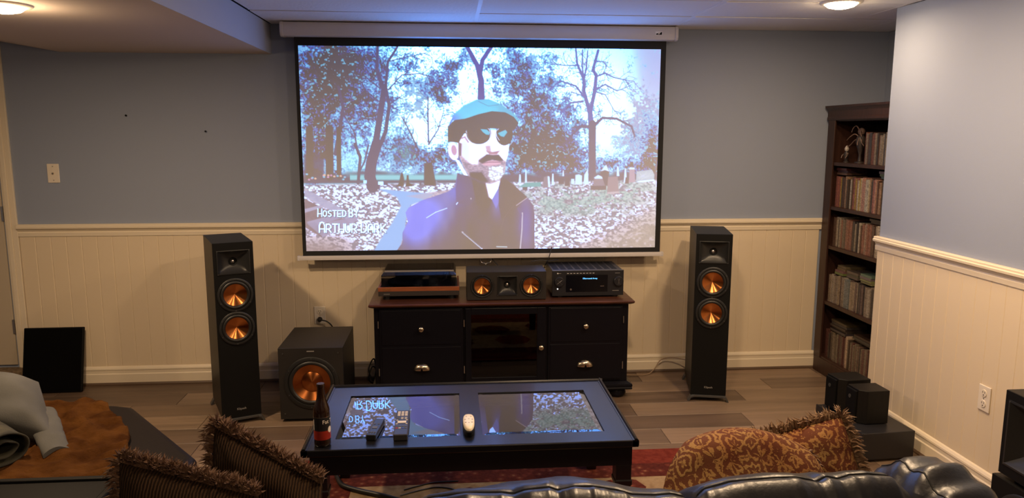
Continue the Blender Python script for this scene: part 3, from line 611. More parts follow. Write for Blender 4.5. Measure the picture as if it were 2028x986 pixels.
# subwoofer
e = empty('subwoofer', (-.781, 4.062, 0), 0, 'black cube subwoofer with one large copper cone between tower speaker and console', 'subwoofer')
shell(-.176, .176, .008, .452, .018, .425).build('cabinet', m_black, e)
m_subb = mat('sub_baffle', (.018, .016, .015), .5, spec=.3, col2=(.024, .021, .019), cscale=4)
baffle(-.1755, .1755, .0185, .4245, -.006, .0085, [(0, .225, .1255)]).build('front_baffle', m_subb, e)
woofer(e, 0, -.006, .225, .150, .103, m_coppers, .36, cap=True)
for x, z in ((-.15, .395), (.15, .395), (-.15, .05), (.15, .05)): MB().lathe([(.004, -.009), (.004, -.006), (.0, -.010)][:2], 10, (x, 0, z), 'y').build('grille_peg', m_steel, e)
B(-.02, .02, -.0068, -.006, .404, .409).build('badge', m_badge, e)
for x in (-.14, .14):
    for y in (.04, .41): MB().lathe([(.018, 0), (.02, .018)], 14, (x, y, 0)).build('foot', m_rubber, e)
# ================================================================== media console
e = empty('media_console', (.30, 4.302, 0), 0, 'black media console with cherry top, drawers, cup pulls and a glass door', 'cabinet')
cx = .30
def cb(x0, x1, y0, y1, z0, z1): return B(x0-cx, x1-cx, y0-4.302, y1-4.302, z0, z1)
cb(-.457, 1.060, 4.312, 4.77, .085, .585).build('body', m_cab, e, bevel=.003)
m = MB().loft([[(a-cx, b-4.302, z) for a, b in ((-.457-t, 4.302-t), (1.062+t, 4.302-t), (1.062+t, 4.775), (-.457-t, 4.775))] for t, z in ((.004, .585), (.014, .590), (.022, .594), (.027, .600), (.027, .606), (.023, .610))])
m.build('top', m_cherry, e, smooth=30)
m = MB().loft([[(a-cx, b-4.302, z) for a, b in ((-.457-t, 4.302-t), (1.062+t, 4.302-t), (1.062+t, 4.775), (-.457-t, 4.775))] for t, z in ((.004, .055), (.022, .058), (.026, .066), (.022, .074), (.026, .080), (.024, .092), (.006, .100), (.0, .104))])
m.build('base_moulding', m_cab, e, smooth=30)
for x in (-.40, 1.005):
    for y in (4.35, 4.72):
        m = MB().lathe([(.035, 0), (.052, .010), (.058, .026), (.054, .044), (.046, .056)], 20, (x-cx, y-4.302, 0)).build('bun_foot', m_cab, e, smooth=60)
def knob(par, x, z):
    k = MB().lathe([(.006, 0), (.006, -.012), (.014, -.016), (.017, -.021), (.014, -.027), (.006, -.030), (0, -.0305)], 20, (x-cx, -.010, z), 'y').build('knob', m_nickel, par, smooth=60)
def cup(par, x, z):
    def fn(u, v):
        a = math.pi*u; b = v*math.pi/2
        return (x-cx+.052*math.cos(a)*math.cos(b*.0+0)*(1-.0*v)*math.cos(b)**.35 if v < 1 else x-cx, -.010-.024*math.sin(b)-.0, z-.012+.040*math.sin(a)*math.cos(b)**.5 if v < 1 else z-.012)
    MB().grid(lambda u, v: (x-cx+.050*math.cos(math.pi*u)*(math.cos(v*1.45)), -.0105-.024*math.sin(v*1.5708), z-.016+.038*math.sin(math.pi*u)*math.cos(v*1.2)+.0), 25, 8).build('cup_pull', m_nickel, par, smooth=70)
def doorframe(x0, x1, label):
    d = MB().bx(x0-cx, x1-cx, -.004, .0095, .118, .575).build('door', m_cab, e, bevel=.002)
    for z0, z1 in ((.362, .568), (.126, .346)):
        B(x0+.012-cx, x1-.012-cx, -.0075, -.004, z0, z1).build('drawer_panel', m_cab, d, bevel=.003)
    xm = (x0+x1)/2; knob(d, xm, .459); cup(d, xm, .225); return d
d1 = doorframe(-.425, .062, ''); d2 = doorframe(.572, 1.020, '')
d3 = MB().bx(.078-cx, .112-cx, -.004, .0095, .118, .575).bx(.505-cx, .556-cx, -.004, .0095, .118, .575).bx(.112-cx, .505-cx, -.004, .0095, .535, .575).bx(.112-cx, .505-cx, -.004, .0095, .118, .150).build('glass_door', m_cab, e, bevel=.0025)
B(.112-cx, .505-cx, .002, .006, .150, .535).build('pane', m_glassdark, d3)
knob(d3, .528, .333)
for dd, x, zs in ((d1, -.432, ((.465, .507), (.175, .22))), (d3, .070, ((.465, .507), (.18, .225))), (d2, 1.027, ((.47, .512), (.185, .23)))):
    for z0, z1 in zs: MB().lathe([(.0035, z0), (.0035, z1)], 8, (x-cx, -.004, 0)).build('hinge', m_silver, dd)
# ================================================================== turntable
ZT = .610
e = empty('turntable', (-.195, 4.39, ZT), 0, 'turntable with a closed smoked dust cover and wood-trimmed plinth on the console', 'turntable')
m_plinth = mat('plinth_dark', (.030, .024, .022), .45)
m_walnut = mat('walnut_strip', (.22, .060, .022), .4, col2=(.30, .09, .03), cscale=3, stretch=(3, 3, 30))
B(-.240, .240, 0, .345, .026, .055).build('plinth', m_plinth, e, bevel=.002)
ws = MB().bx(-.241, .241, -.002, .012, .055, .080).bx(-.241, -.229, .012, .345, .055, .080).bx(.229, .241, .012, .345, .055, .080).build('wood_trim', m_walnut, e, bevel=.0015)
m_gold = mat('gold_badge', (.62, .40, .14), .35, .9)
bd = MB().bx(-.212, -.166, -.0032, -.002, .0625, .0645).bx(-.212, -.166, -.0032, -.002, .0705, .0725).bx(-.212, -.210, -.0032, -.002, .0645, .0705).bx(-.168, -.166, -.0032, -.002, .0645, .0705).build('badge', m_gold, e)
B(-.208, -.172, -.001, -.0002, .038, .0405).build('maker_print', m_badge, e)
B(-.228, .228, .012, .344, .055, .070).build('top_plate', mat('deck_black', (.02, .02, .022), .4), e)
MB().lathe([(.150, .070), (.152, .074), (.152, .088), (.148, .091), (.006, .091), (.005, .098), (0, .099)], 56, (-.045, .175, 0)).build('platter', m_blackm, e, smooth=40)
ta = MB().lathe([(.028, .070), (.028, .095), (.022, .10)], 24, (.165, .285, 0)).build('tonearm_base', m_steel, e, smooth=40)
MB().tube([(.165, .30, .105), (.165, .27, .106), (.162, .14, .102), (.140, .085, .098)], .0045, 8).build('tonearm', m_silver, e, smooth=60)
MB().lathe([(.016, 0), (.016, .022)], 18, (.165, .312, .105), 'y').build('counterweight', m_steel, e, smooth=40)
MB().lathe([(.008, .070), (.008, .082)], 14, (.2, .06, 0)).build('speed_knob', m_silver, e, smooth=40)
def dust(t):
    return [[(-.222+t, .008+t, z), (.222-t, .008+t, z), (.222-t, .335-t, z), (-.222+t, .335-t, z)] for z in (.0805, .150)] + [[(-.208+t, .030+t, .1665-t), (.210-t, .030+t, .1665-t), (.210-t, .330-t, .1665-t), (-.208+t, .330-t, .1665-t)]]
MB().loft(dust(0), cap0=False).build('dust_cover', m_dust, e, bevel=.002)
for x in (-.195, .195):
    for y in (.05, .30): MB().lathe([(.024, 0), (.024, .014), (.018, .026)], 18, (x, y, 0)).build('foot', m_rubber, e, smooth=40)
# ================================================================== centre speaker
e = empty('centre_speaker', (.327, 4.352, ZT), 0, 'black centre speaker with two copper woofers and a horn on the console', 'speaker')
m_cs = mat('centre_baffle', (.024, .020, .018), .5, spec=.3)
shell(-.237, .237, .006, .215, .004, .172).build('cabinet', m_black, e)
baffle(-.2365, .2365, .0045, .1715, -.004, .0065, [(-.146, .088, .0575), (.147, .088, .0575), (.004, .088, .0555, .0555)]).build('front_baffle', m_cs, e)
for x in (-.146, .147): woofer(e, x, -.004, .088, .069, .047, m_copper, .42)
horn(e, .004, -.004, .088, .060, .060, .045)
for x in (-.2, .2):
    for y in (.03, .18): MB().lathe([(.008, 0), (.008, .0045)], 10, (x, y, 0)).build('foot', m_rubber, e)
# ================================================================== AV receiver
e = empty('av_receiver', (.824, 4.385, ZT), 0, 'black AV receiver with a blue lit display and two dials on the console', 'receiver')
m_rx = mat('receiver_black', (.014, .014, .017), .35)
B(-.216, .216, .012, .33, .016, .166).build('chassis', m_rx, e, bevel=.002)
B(-.219, .219, 0, .0125, .012, .168).build('front_panel', m_rx, e, bevel=.002)
for k in range(9):
    B(-.205+.045*k, -.172+.045*k, .05, .30, .1662, .1668).build('vent', m_blackm, e)
B(-.135, .120, -.0012, 0, .036, .140).build('display_window', mat('display_black', (.004, .004, .006), .12), e)
m_lcd = mat('display_lit', (.05, .2, .4), .4, emit=(.15, .55, 1.0), estr=2.2)
m_print = mat('panel_print', (.75, .75, .75), .5); 
textmesh('DSurround Array', .0125).build('display_text', m_lcd, e, loc=(.012, -.0016, .118), rot=(R_(90), 0, 0))
for k in range(9): 
    x = -.132+.0195*k*1.0
    b_ = B(x, x+.0165, -.0016, 0, .146, .156).build('input_button', mat('button', (.03, .03, .035), .4) if k == 0 else bpy.data.materials['button'], e)
    B(x+.003, x+.0135, -.0020, -.0016, .1495, .1515).build('legend', m_print, b_)
for x, nm in ((-.176, 0), (.186, 1)):
    d = MB().lathe([(.030, 0), (.030, -.014), (.027, -.017), (0, -.0172)], 36, (x, 0, .100), 'y').build('dial', m_rx, e, smooth=40)
    q = MB()
    for a in ((.7, 2.35) if nm == 0 else (1.35, 1.9)):
        c, s = math.cos(a), math.sin(a); r = .020
        q.tube([(x-r*c, -.0176, .100-r*s), (x+r*c, -.0176, .100+r*s)], .0011, 5)
    q.build('dial_mark', m_silver, d)
B(-.190, -.182, -.0008, 0, .148, .154).build('power_mark', m_print, e); B(-.180, -.165, -.0008, 0, .150, .152).build('maker_print', m_badge, e)
MB().lathe([(.004, 0), (.004, -.003)], 12, (-.186, 0, .056), 'y').build('power_button', mat('white_led', (.9, .9, .9), .4, emit=(1, 1, 1), estr=1.2), e)
MB().lathe([(.006, -.001), (.006, -.003), (.004, -.003)], 14, (-.105, 0, .052), 'y').build('headphone_jack', m_silver, e)
B(.075, .098, -.002, 0, .068, .072).build('usb_port', m_silver, e); B(.150, .190, -.0008, 0, .040, .0425).build('maker_print', m_badge, e); B(.165, .195, -.0008, 0, .148, .150).build('maker_print', m_badge, e)
for x in (-.17, .17):
    for y in (.04, .29): MB().lathe([(.022, 0), (.022, .014)], 16, (x, y, 0)).build('foot', m_rubber, e)
# ================================================================== coffee table
e = empty('coffee_table', (.073, 3.024, -.030), 0, 'black coffee table with two glass panes standing on the red rug', 'coffee table')
tx, ty, H = .073, 3.024, .47
def tb(x0, x1, y0, y1, z0, z1): return B(x0-tx, x1-tx, y0-ty, y1-ty, z0, z1)
XA, XB, YA, YB = -0.5637, 0.7094, 2.6622, 3.3861
G1, G2, GY = (-0.4528, 0.0287), (0.1129, 0.5955), (2.7618, 3.2423)
m = MB()
for a in ((XA+.02, XB-.02, YA+.004, GY[0]), (XA+.02, XB-.02, GY[1], YB-.02), (XA+.02, G1[0], GY[0], GY[1]), (G1[1], G2[0], GY[0], GY[1]), (G2[1], XB-.02, GY[0], GY[1])): m.bx(a[0]-tx, a[1]-tx, a[2]-ty, a[3]-ty, .440, .464)
m.build('top_frame', m_table, e)
RP = [(0, .438), (.020, .438), (.024, .444), (.024, .462), (.018, .470), (.010, .472), (.006, .466), (.0, .466)]
def rim(a, b, fixed, axis, sgn):
    pr = [(fixed+sgn*(.024-w), z) for w, z in RP]
    return MB().prism([(u-(ty if axis == 'x' else tx), z) for u, z in pr], a-(tx if axis == 'x' else ty), b-(tx if axis == 'x' else ty), axis)
rim(XA, XB, YB, 'x', -1).build('rim', m_table, e, smooth=35); rim(YA, YB, XA, 'y', 1).build('rim', m_table, e, smooth=35); rim(YA, YB, XB, 'y', -1).build('rim', m_table, e, smooth=35)
tb(XA, XB, YA, YA+.018, .436, .4645).build('rim', m_table, e, bevel=.004)
for (a, b) in (G1, G2):
    L = [[(x-tx, y-ty, z) for x, y in ((a+t, GY[0]+t), (b-t, GY[0]+t), (b-t, GY[1]-t), (a+t, GY[1]-t))] for t, z in ((.0005, .4505), (.0005, .4590), (.024, .4625))]
    MB().loft(L).build('glass_pane', m_glass, e)
AX0, AX1, AY0, AY1 = -0.5339, 0.6858, 2.6735, 3.3635
tb(AX0, AX1, AY0, AY0+.02, .360, .440).build('apron', m_table, e); tb(AX0, AX1, AY1-.02, AY1, .360, .440).build('apron', m_table, e)
tb(AX0, AX0+.02, AY0+.02, AY1-.02, .360, .440).build('apron', m_table, e); tb(AX1-.02, AX1, AY0+.02, AY1-.02, .360, .440).build('apron', m_table, e)
for x0 in (AX0, AX1-.062):
    for y0 in (AY0, AY1-.062):
        cx_, cy_ = x0+.031-tx, y0+.031-ty
        def sq(h, z): return [(cx_-h, cy_-h, z), (cx_+h, cy_-h, z), (cx_+h, cy_+h, z), (cx_-h, cy_+h, z)]
        MB().loft([sq(.022, .043), sq(.024, .10), sq(.029, .27), sq(.034, .28), sq(.034, .295), sq(.031, .30), sq(.031, .362)]).build('leg', m_table, e, bevel=.003)
# ================================================================== rug
m_rug = bpy.data.materials.new('rug_weave'); m_rug.use_nodes = True; nt = m_rug.node_tree; p = nt.nodes['Principled BSDF']; p.inputs['Roughness'].default_value = .95; p.inputs['Specular IOR Level'].default_value = .1
tc = node(nt, 'ShaderNodeTexCoord'); mp = node(nt, 'ShaderNodeMapping'); nt.links.new(tc.outputs['Object'], mp.inputs[0])
vo = node(nt, 'ShaderNodeTexVoronoi', Scale=26.0); vo.feature = 'F1'; nt.links.new(mp.outputs[0], vo.inputs['Vector'])
vo2 = node(nt, 'ShaderNodeTexNoise', Scale=70.0, Detail=4); nt.links.new(mp.outputs[0], vo2.inputs['Vector'])
rp = node(nt, 'ShaderNodeValToRGB'); nt.links.new(vo.outputs['Distance'], rp.inputs[0])
els = rp.color_ramp.elements; els[0].position = 0; els[0].color = (.24, .12, .06, 1); els[1].position = .55; els[1].color = (.075, .016, .011, 1)
x = els.new(.25); x.color = (.12, .028, .018, 1)
mx = node(nt, 'ShaderNodeMix', data_type='RGBA', blend_type='MULTIPLY'); mx.inputs[0].default_value = .6; mr = node(nt, 'ShaderNodeMapRange'); mr.inputs[1].default_value = .3; mr.inputs[2].default_value = .7; mr.inputs[3].default_value = .6; mr.inputs[4].default_value = 1.3
nt.links.new(vo2.outputs[0], mr.inputs[0]); nt.links.new(rp.outputs[0], mx.inputs[6]); nt.links.new(mr.outputs[0], mx.inputs[7]); nt.links.new(mx.outputs[2], p.inputs['Base Color'])
bp = node(nt, 'ShaderNodeBump', Strength=.6, Distance=.003); nt.links.new(vo2.outputs[0], bp.inputs['Height']); nt.links.new(bp.outputs[0], p.inputs['Normal'])
m_rugred = mat('rug_red', (.115, .017, .011), .95, col2=(.165, .030, .018), cscale=40, bump=.5, bscale=300, spec=.1)
m_rugbeige = mat('rug_beige', (.30, .21, .12), .95, col2=(.22, .14, .075), cscale=30, bump=.5, bscale=300, spec=.1)
e = empty('rug', (.32, 2.7, 0), 0, 'red bordered patterned area rug under the coffee table', 'rug')
RX0, RX1, RY0, RY1 = -.76, 1.42, 2.16, 3.52
def band(t0, t1): 
    m = MB(); x0, x1, y0, y1 = RX0-.32, RX1-.32, RY0-2.7, RY1-2.7
    for a in ((x0+t0, x1-t0, y1-t1, y1-t0), (x0+t0, x1-t0, y0+t0, y0+t1), (x0+t0, x0+t1, y0+t1, y1-t1), (x1-t1, x1-t0, y0+t1, y1-t1)): m.bx(*a, .001, .012)
    return m
band(0, .16).build('red_border', m_rugred, e); band(.16, .30).build('patterned_border', m_rug, e)
B(RX0+.30-.32, RX1-.30-.32, RY0+.30-2.7, RY1-.30-2.7, .001, .0118).build('field', m_rugbeige, e)
for k, (x, y, r) in enumerate(((-.55, .22, .13), (-.25, .38, .10), (.15, .30, .14), (.45, .42, .10), (.62, .2, .13), (0.0, .0, .15), (-.4, -.2, .12), (.4, -.1, .12))):
    MB().lathe([(r, .0118), (r*.98, .0126)], 8, (x, y, 0)).build('motif', m_rug if k % 2 else m_rugred, e)
# ================================================================== things on the coffee table
m_beer = mat('brown_bottle_glass', (.018, .007, .003), .12, spec=.6)
m_lblack = mat('label_black', (.010, .010, .011), .45); m_lred = mat('label_red', (.30, .022, .010), .4, col2=(.20, .014, .008), cscale=20); m_lwhite = mat('label_white', (.75, .68, .60), .5)
BX, BY, BZ = -0.4908, 2.7166, .4342
e = empty('beer_bottle', (BX, BY, BZ), 0, 'brown beer bottle with a black and red label on the coffee table', 'bottle')
MB().lathe([(.026, .0), (.0305, .004), (.0310, .012), (.0310, .128), (.029, .145), (.022, .166), (.0165, .184), (.0140, .205), (.0130, .226), (.0128, .228), (.0150, .229), (.0150, .236), (.0145, .238), (.0140, .240), (.010, .240)], 40).build('glass_body', m_beer, e, smooth=50)
fa = math.atan2(-BY, -BX)
def band_part(z0, z1, r, a0, a1, m, nm):
    def fn(u, v):
        a = fa+a0+(a1-a0)*u; return (r*math.cos(a), r*math.sin(a), z0+(z1-z0)*v)
    return MB().grid(fn, 40, 2).build(nm, m, e, smooth=80)
lb = band_part(.064, .116, .0313, -1.75, 1.75, m_lblack, 'upper_label'); lr = band_part(.029, .064, .0313, -1.75, 1.75, m_lred, 'lower_label')
band_part(.1155, .1180, .0315, -1.75, 1.75, m_nickel, 'label_edge'); band_part(.066, .106, .0315, -1.28, -1.12, m_lwhite, 'side_text')
tm = textmesh('Fat T', .021, .0002)
def wrap(m, z, a0, r):
    out = MB(); out.f = m.f; out.v = [((r+p[2])*math.cos(fa+a0+p[0]/r), (r+p[2])*math.sin(fa+a0+p[0]/r), z+p[1]) for p in m.v]; return out
wrap(tm, .0985, .72, .0317).build('label_text', m_lwhite, e)
MB().grid(lambda u, v: (.0318*math.cos(fa+1.02+.30*v*math.cos(u*6.2832)), .0318*math.sin(fa+1.02+.30*v*math.cos(u*6.2832)), .066+.0125*v*math.sin(u*6.2832)), 20, 4, True).build('label_emblem', m_lwhite, e)
TZ = .4345
def remote(loc, rz, w, l, t, m, label, rows, wedge=0, rx=0):
    e = empty('remote_control', loc, 0, label, 'remote', 'remotes on the coffee table', rot=(rx, 0, rz))
    B(-w/2, w/2, 0, l, 0, t).build('body', m, e, bevel=.004, seg=3)
    for x, y, dx, dy, mm, nm in rows: B(x-dx/2, x+dx/2, y-dy/2, y+dy/2, t, t+.0016).build(nm, mm, e, bevel=.0008)
    return e
m_key = mat('key_grey', (.10, .10, .11), .5); m_keyw = mat('key_cream', (.62, .55, .46), .5); m_keyr = mat('key_red', (.45, .05, .04), .5); m_keyb = mat('key_blue', (.05, .10, .4), .5)
m_rem = mat('remote_black', (.014, .014, .015), .3); m_rem2 = mat('remote_charcoal', (.03, .028, .03), .35)
rows = [(x, y, .007, .004, m_key, 'key') for y in (.020, .030) for x in (-.010, 0, .010)]+[(0, .075, .020, .020, m_key, 'pad'), (-.008, .110, .008, .006, m_key, 'key'), (.008, .110, .008, .006, m_key, 'key')]
remote((-0.3142, 2.7351, TZ), R_(-7), .038, .17, .024, m_rem, 'slim plain black remote nearest the beer bottle', rows)
rows = []
for i in range(3):
    for j in range(4): rows.append((-.0145+.0145*i, .235-.013*j, .011, .0085, m_keyw, 'number_key'))
for j in range(2):
    for i in range(3): rows.append((-.0145+.0145*i, .172-.013*j, .010, .006, m_key if i == 0 else m_keyw, 'key'))
rows += [(0, .126, .034, .022, m_keyw, 'pad'), (-.019, .145, .008, .006, m_keyw, 'key'), (.019, .145, .008, .006, m_keyw, 'key'), (-.019, .106, .008, .006, m_keyw, 'key'), (.019, .106, .008, .006, m_keyw, 'key')]
for j in range(2):
    for i in range(4): rows.append((-.0175+.0117*i, .080-.016*j, .009, .007, [m_key, m_keyr, m_keyw, m_keyb][(i+j) % 4] if j else m_key, 'key'))
remote((-0.2012, 2.7259, TZ), R_(1), .054, .255, .026, m_rem2, 'long black remote with many pale keys on the coffee table', rows)
e = empty('remote_control', (0.0616, 2.731, TZ), 0, 'rounded white remote on a dark stand between the two glass panes', 'remote', 'remotes on the coffee table')
def egg(s, z): return [(s*(.0205+.0075*(math.sin(a)*.5+.5))*math.copysign(abs(math.cos(a))**.8, math.cos(a)), .085+s*.082*math.copysign(abs(math.sin(a))**.8, math.sin(a)), z) for a in [2*math.pi*k/28 for k in range(28)]]
MB().loft([egg(.92, 0), egg(.98, .006), egg(1, .022)]).build('dark_base', m_blackm, e, smooth=50)
m_keyg = mat('key_soft_grey', (.42, .38, .33), .5); m_ivory = mat('ivory_plastic', (.80, .70, .54), .35)
tp = MB().loft([[(x, y+.008, z) for x, y, z in egg(a_, z_)] for a_, z_ in ((.93, .022), (.93, .029), (.88, .034), (.74, .0375), (.4, .039))]).build('shell', m_ivory, e, smooth=60)
for x, y in ((-.012, .055), (0, .050), (.012, .055), (-.014, .085), (0, .090), (.014, .085), (-.009, .115), (.009, .115)): MB().lathe([(.0035, .034), (.0035, .0396)], 10, (x, y+.012, 0)).build('key', m_keyg, tp)
# ================================================================== wall fittings
def outlet(loc, rz, label):
    e = empty('wall_outlet', loc, rz, label, 'outlet', 'power outlets')
    B(-.036, .036, -.006, 0, -.058, .058).build('plate', m_white, e, bevel=.003)
    for z in (.024, -.024):
        r = MB().lathe([(.0165, -.006), (.0165, -.0085), (.0155, -.009), (0, -.009)], 24, (0, 0, z), 'y').build('receptacle', m_white, e)
        B(-.0075, -.0050, -.0094, -.0088, z, z+.009).build('slot', m_blackm, r); B(.0050, .0075, -.0094, -.0088, z, z+.009).build('slot', m_blackm, r); MB().lathe([(.003, -.0094), (.003, -.0088)], 10, (0, 0, z-.008), 'y').build('slot', m_blackm, r)
    MB().lathe([(.003, -.0072), (.003, -.006)], 8, (0, 0, 0), 'y').build('screw', m_silver, e)
outlet((-.851, D-.0085, .432), 0, 'white double outlet above the subwoofer with a black plug in it')
outlet((XR-.0085, 2.982, .438), R_(-90), 'white double outlet low on the right wall beside the near speaker')
e = empty('wall_plate', (-2.421, D-.0005, 1.350), 0, 'small cream coax wall plate beside the door', 'wall plate')
B(-.035, .035, -.006, 0, -.058, .058).build('plate', m_white, e, bevel=.003); MB().lathe([(.006, -.006), (.006, -.014), (.0045, -.016)], 14, (0, 0, 0), 'y').build('coax_jack', m_nickel, e)
for z in (-.042, .042): MB().lathe([(.003, -.0072), (.003, -.006)], 8, (0, 0, z), 'y').build('screw', m_silver, e)
for x, z, lb_ in ((-1.965, 1.70, 'small dark nail in the blue wall nearer the wall plate'), (-1.50, 1.605, 'small dark nail in the blue wall nearer the screen')):
    tag(MB().lathe([(.002, 0), (.002, -.010), (.006, -.010), (.006, -.013)], 10, (x, D, z), 'y').build('nail', m_blackm), lb_, 'nail', 'nails in the wall')
e = empty('power_plug', (-.851, D-.018, .408), 0, 'black plug and cord running down from the outlet behind the subwoofer', 'plug')
MB().lathe([(.016, 0), (.016, -.016), (.010, -.026), (.006, -.030)], 16, (0, 0, 0), 'y').build('plug_body', m_rubber, e, smooth=50)
MB().tube(crom([(0, -.030, 0), (.02, -.045, .004), (.055, -.045, -.008), (.085, -.04, -.045), (.10, -.035, -.12), (.11, -.03, -.25), (.13, -.03, -.39)]), .0042, 8).build('cord', m_rubber, e, smooth=60)
# ================================================================== speaker grille leaning on the wall
e = empty('speaker_grille', (-2.475, 4.655, 0), R_(1), 'black square speaker grille leaning against the wainscot by the door', 'grille', rot=(R_(-14), 0, R_(1)))
B(-.176, .178, -.012, .012, .004, .405).build('frame', m_blackm, e, bevel=.006); B(-.168, .170, -.014, -.012, .012, .397).build('cloth', mat('grille_cloth', (.003, .003, .003), .95, bump=.3, bscale=600, spec=.05), e)
# ================================================================== cables
m_tan = mat('tan_cable', (.30, .20, .12), .5)
tag(MB().tube(crom([(1.62, 4.60, .10), (1.50, 4.70, .115), (1.40, 4.735, .10), (1.345, 4.715, .04), (1.29, 4.70, .008), (1.2, 4.70, .006), (1.06, 4.72, .006)]), .0035, 7).build('speaker_cable', m_tan, smooth=60), 'thin tan speaker cable looping from right tower speaker along the baseboard', 'cable')
tag(MB().tube(crom([(-.485, 4.74, .006), (-.51, 4.66, .01), (-.53, 4.60, .06), (-.51, 4.62, .13), (-.49, 4.66, .10), (-.505, 4.64, .03), (-.535, 4.66, .10), (-.505, 4.70, .16), (-.49, 4.72, .05), (-.49, 4.75, .006)]), .0045, 7).build('power_cable', m_rubber, smooth=60), 'coiled black cable on the floor beside the left end of console', 'cable')
tag(MB().tube(crom([(.640, 4.665, .880), (.628, 4.655, .845), (.615, 4.65, .80), (.60, 4.665, .77), (.58, 4.70, .70)]), .0030, 6).build('antenna_wire', m_rubber, smooth=60), 'thin black wire crossing the white screen bar above the receiver', 'wire')
tag(MB().tube(crom([(.26, 4.70, .80), (.275, 4.68, .785), (.30, 4.66, .76), (.32, 4.66, .72)]), .0030, 6).build('speaker_wire', m_rubber, smooth=60), 'short black wire dropping behind the centre speaker', 'wire')
tag(MB().tube(crom([(.50, 4.62, .795), (.56, 4.64, .80), (.62, 4.65, .793), (.68, 4.66, .80)]), .0022, 6).build('audio_wire', m_rubber, smooth=60), 'thin black wire lying level behind centre speaker and receiver', 'wire')
tag(MB().tube(crom([(-.545, 3.33, .024), (-.529, 3.277, .024), (-.499, 3.215, .024), (-.421, 3.161, .024), (-.314, 3.105, .024), (-.20, 3.03, .024), (-.05, 2.9, .024)]), .011, 8).build('black_hose', m_rubber, smooth=60), 'thick black cable curving over the rug below the coffee table', 'cable')
tag(MB().tube(crom([(-.236, 3.116, .0155), (-.136, 3.165, .0155), (-.073, 3.182, .0155), (0, 3.154, .0155), (.05, 3.08, .0155), (.16, 3.0, .0155)]), .003, 6).build('thin_cord', m_rubber, smooth=60), 'thin dark cord lying in a long arc on the rug', 'cord')
tag(MB().tube(crom([(-.223, 3.167, .0155), (-.168, 3.197, .0155), (-.09, 3.23, .0155), (.02, 3.235, .0155)]), .003, 6).build('thin_cord', m_rubber, smooth=60), 'short thin dark cord behind the long arc of cord on the rug', 'cord')
# ================================================================== bookcase with disc cases
m_bk = mat('bookcase_wood', (.030, .012, .008), .4, col2=(.045, .018, .012), cscale=3, stretch=(20, 20, 2))
m_bkin = mat('bookcase_inside', (.014, .007, .005), .6)
e = empty('bookcase', (2.481, 4.37, 0), 0, 'tall dark brown bookcase filled with disc cases in the right niche', 'bookcase')
y0, y1, dp = 3.99-4.37, 4.762-4.37, .30
for a, b in ((y0, y0+.028), (y1-.028, y1)): B(.0, dp, a, b, 0, 1.70).build('side_panel', m_bk, e, bevel=.002)
for a, b in ((y0, y0+.045), (y1-.085, y1)): B(-.014, 0, a, b, .105, 1.69).build('face_stile', m_bk, e, bevel=.003)
B(dp, dp+.008, y0, y1, 0, 1.70).build('back_panel', m_bkin, e)
MB().loft([[(-t, y0-t*.5, z), (dp, y0-t*.5, z), (dp, y1+t*.3, z), (-t, y1+t*.3, z)] for t, z in ((.014, 1.680), (.020, 1.686), (.020, 1.70), (.017, 1.705), (.017, 1.74), (.024, 1.752), (.034, 1.762), (.036, 1.774))]).build('crown', m_bk, e, smooth=30)
B(-.012, .0, y0, y1, 0, .105).build('plinth', m_bk, e, bevel=.003)
SH = [.095, .475, .848, 1.106, 1.392]
for z in SH: B(-.006, dp, y0+.028, y1-.028, z, z+.022).build('shelf', m_bk, e, bevel=.002)
B(0, dp, y0+.028, y1-.028, 1.675, 1.69).build('top_panel', m_bk, e)
m_disc = objcolor_mat('disc_case_print', .35, (40, 1, 22), .35, 1.5, .5)
unit = MB().bx(0, 1, 0, 1, 0, 1); _t = unit.build('disc_case', m_disc); unit_me = _t.data; bpy.data.objects.remove(_t)
rng = random.Random(11)
PAL = {1: [(.10, .05, .04), (.18, .07, .05), (.25, .2, .15), (.06, .05, .05), (.30, .26, .2)],
       2: [(.5, .42, .28), (.42, .28, .06), (.12, .06, .04), (.3, .12, .1), (.5, .45, .36), (.08, .06, .05), (.35, .22, .14), (.45, .25, .2)],
       3: [(.35, .28, .2), (.12, .07, .05), (.5, .42, .32), (.06, .05, .05), (.3, .14, .1), (.2, .16, .12)],
       4: [(.28, .22, .17), (.10, .08, .08), (.36, .28, .2), (.16, .11, .1), (.2, .22, .22), (.4, .34, .27), (.06, .05, .05)],
       5: [(.10, .07, .05), (.18, .11, .08), (.06, .045, .04), (.14, .06, .05), (.22, .17, .12)]}
WORD = {1: 'top', 2: 'second', 3: 'third', 4: 'fourth', 5: 'bottom'}
def hue(c):
    r, g, b = c; l = (r+g+b)/3
    if l < .075: return 'near-black'
    if r > 2.2*b and g > .55*r and l > .2: return 'yellow'
    if r > 1.75*g: return 'red-brown'
    if l > .36: return 'cream'
    if l > .24: return 'tan'
    if r > 1.5*b: return 'brown'
    return 'grey'
def nth(k): return '%d%s' % (k, {1: 'st', 2: 'nd', 3: 'rd'}.get(k % 10 if k not in (11, 12, 13) else 0, 'th'))
def case(x, y, z, dx, dy, dz, c, label, group, rx=0):
    o = bpy.data.objects.new('disc_case', unit_me); COL.objects.link(o); o.location = (x, y, z); o.scale = (dx, dy, dz); o.rotation_euler = (rx, 0, 0); o.color = (*[v*.7 for v in c], 1); tag(o, label, 'disc case', group)
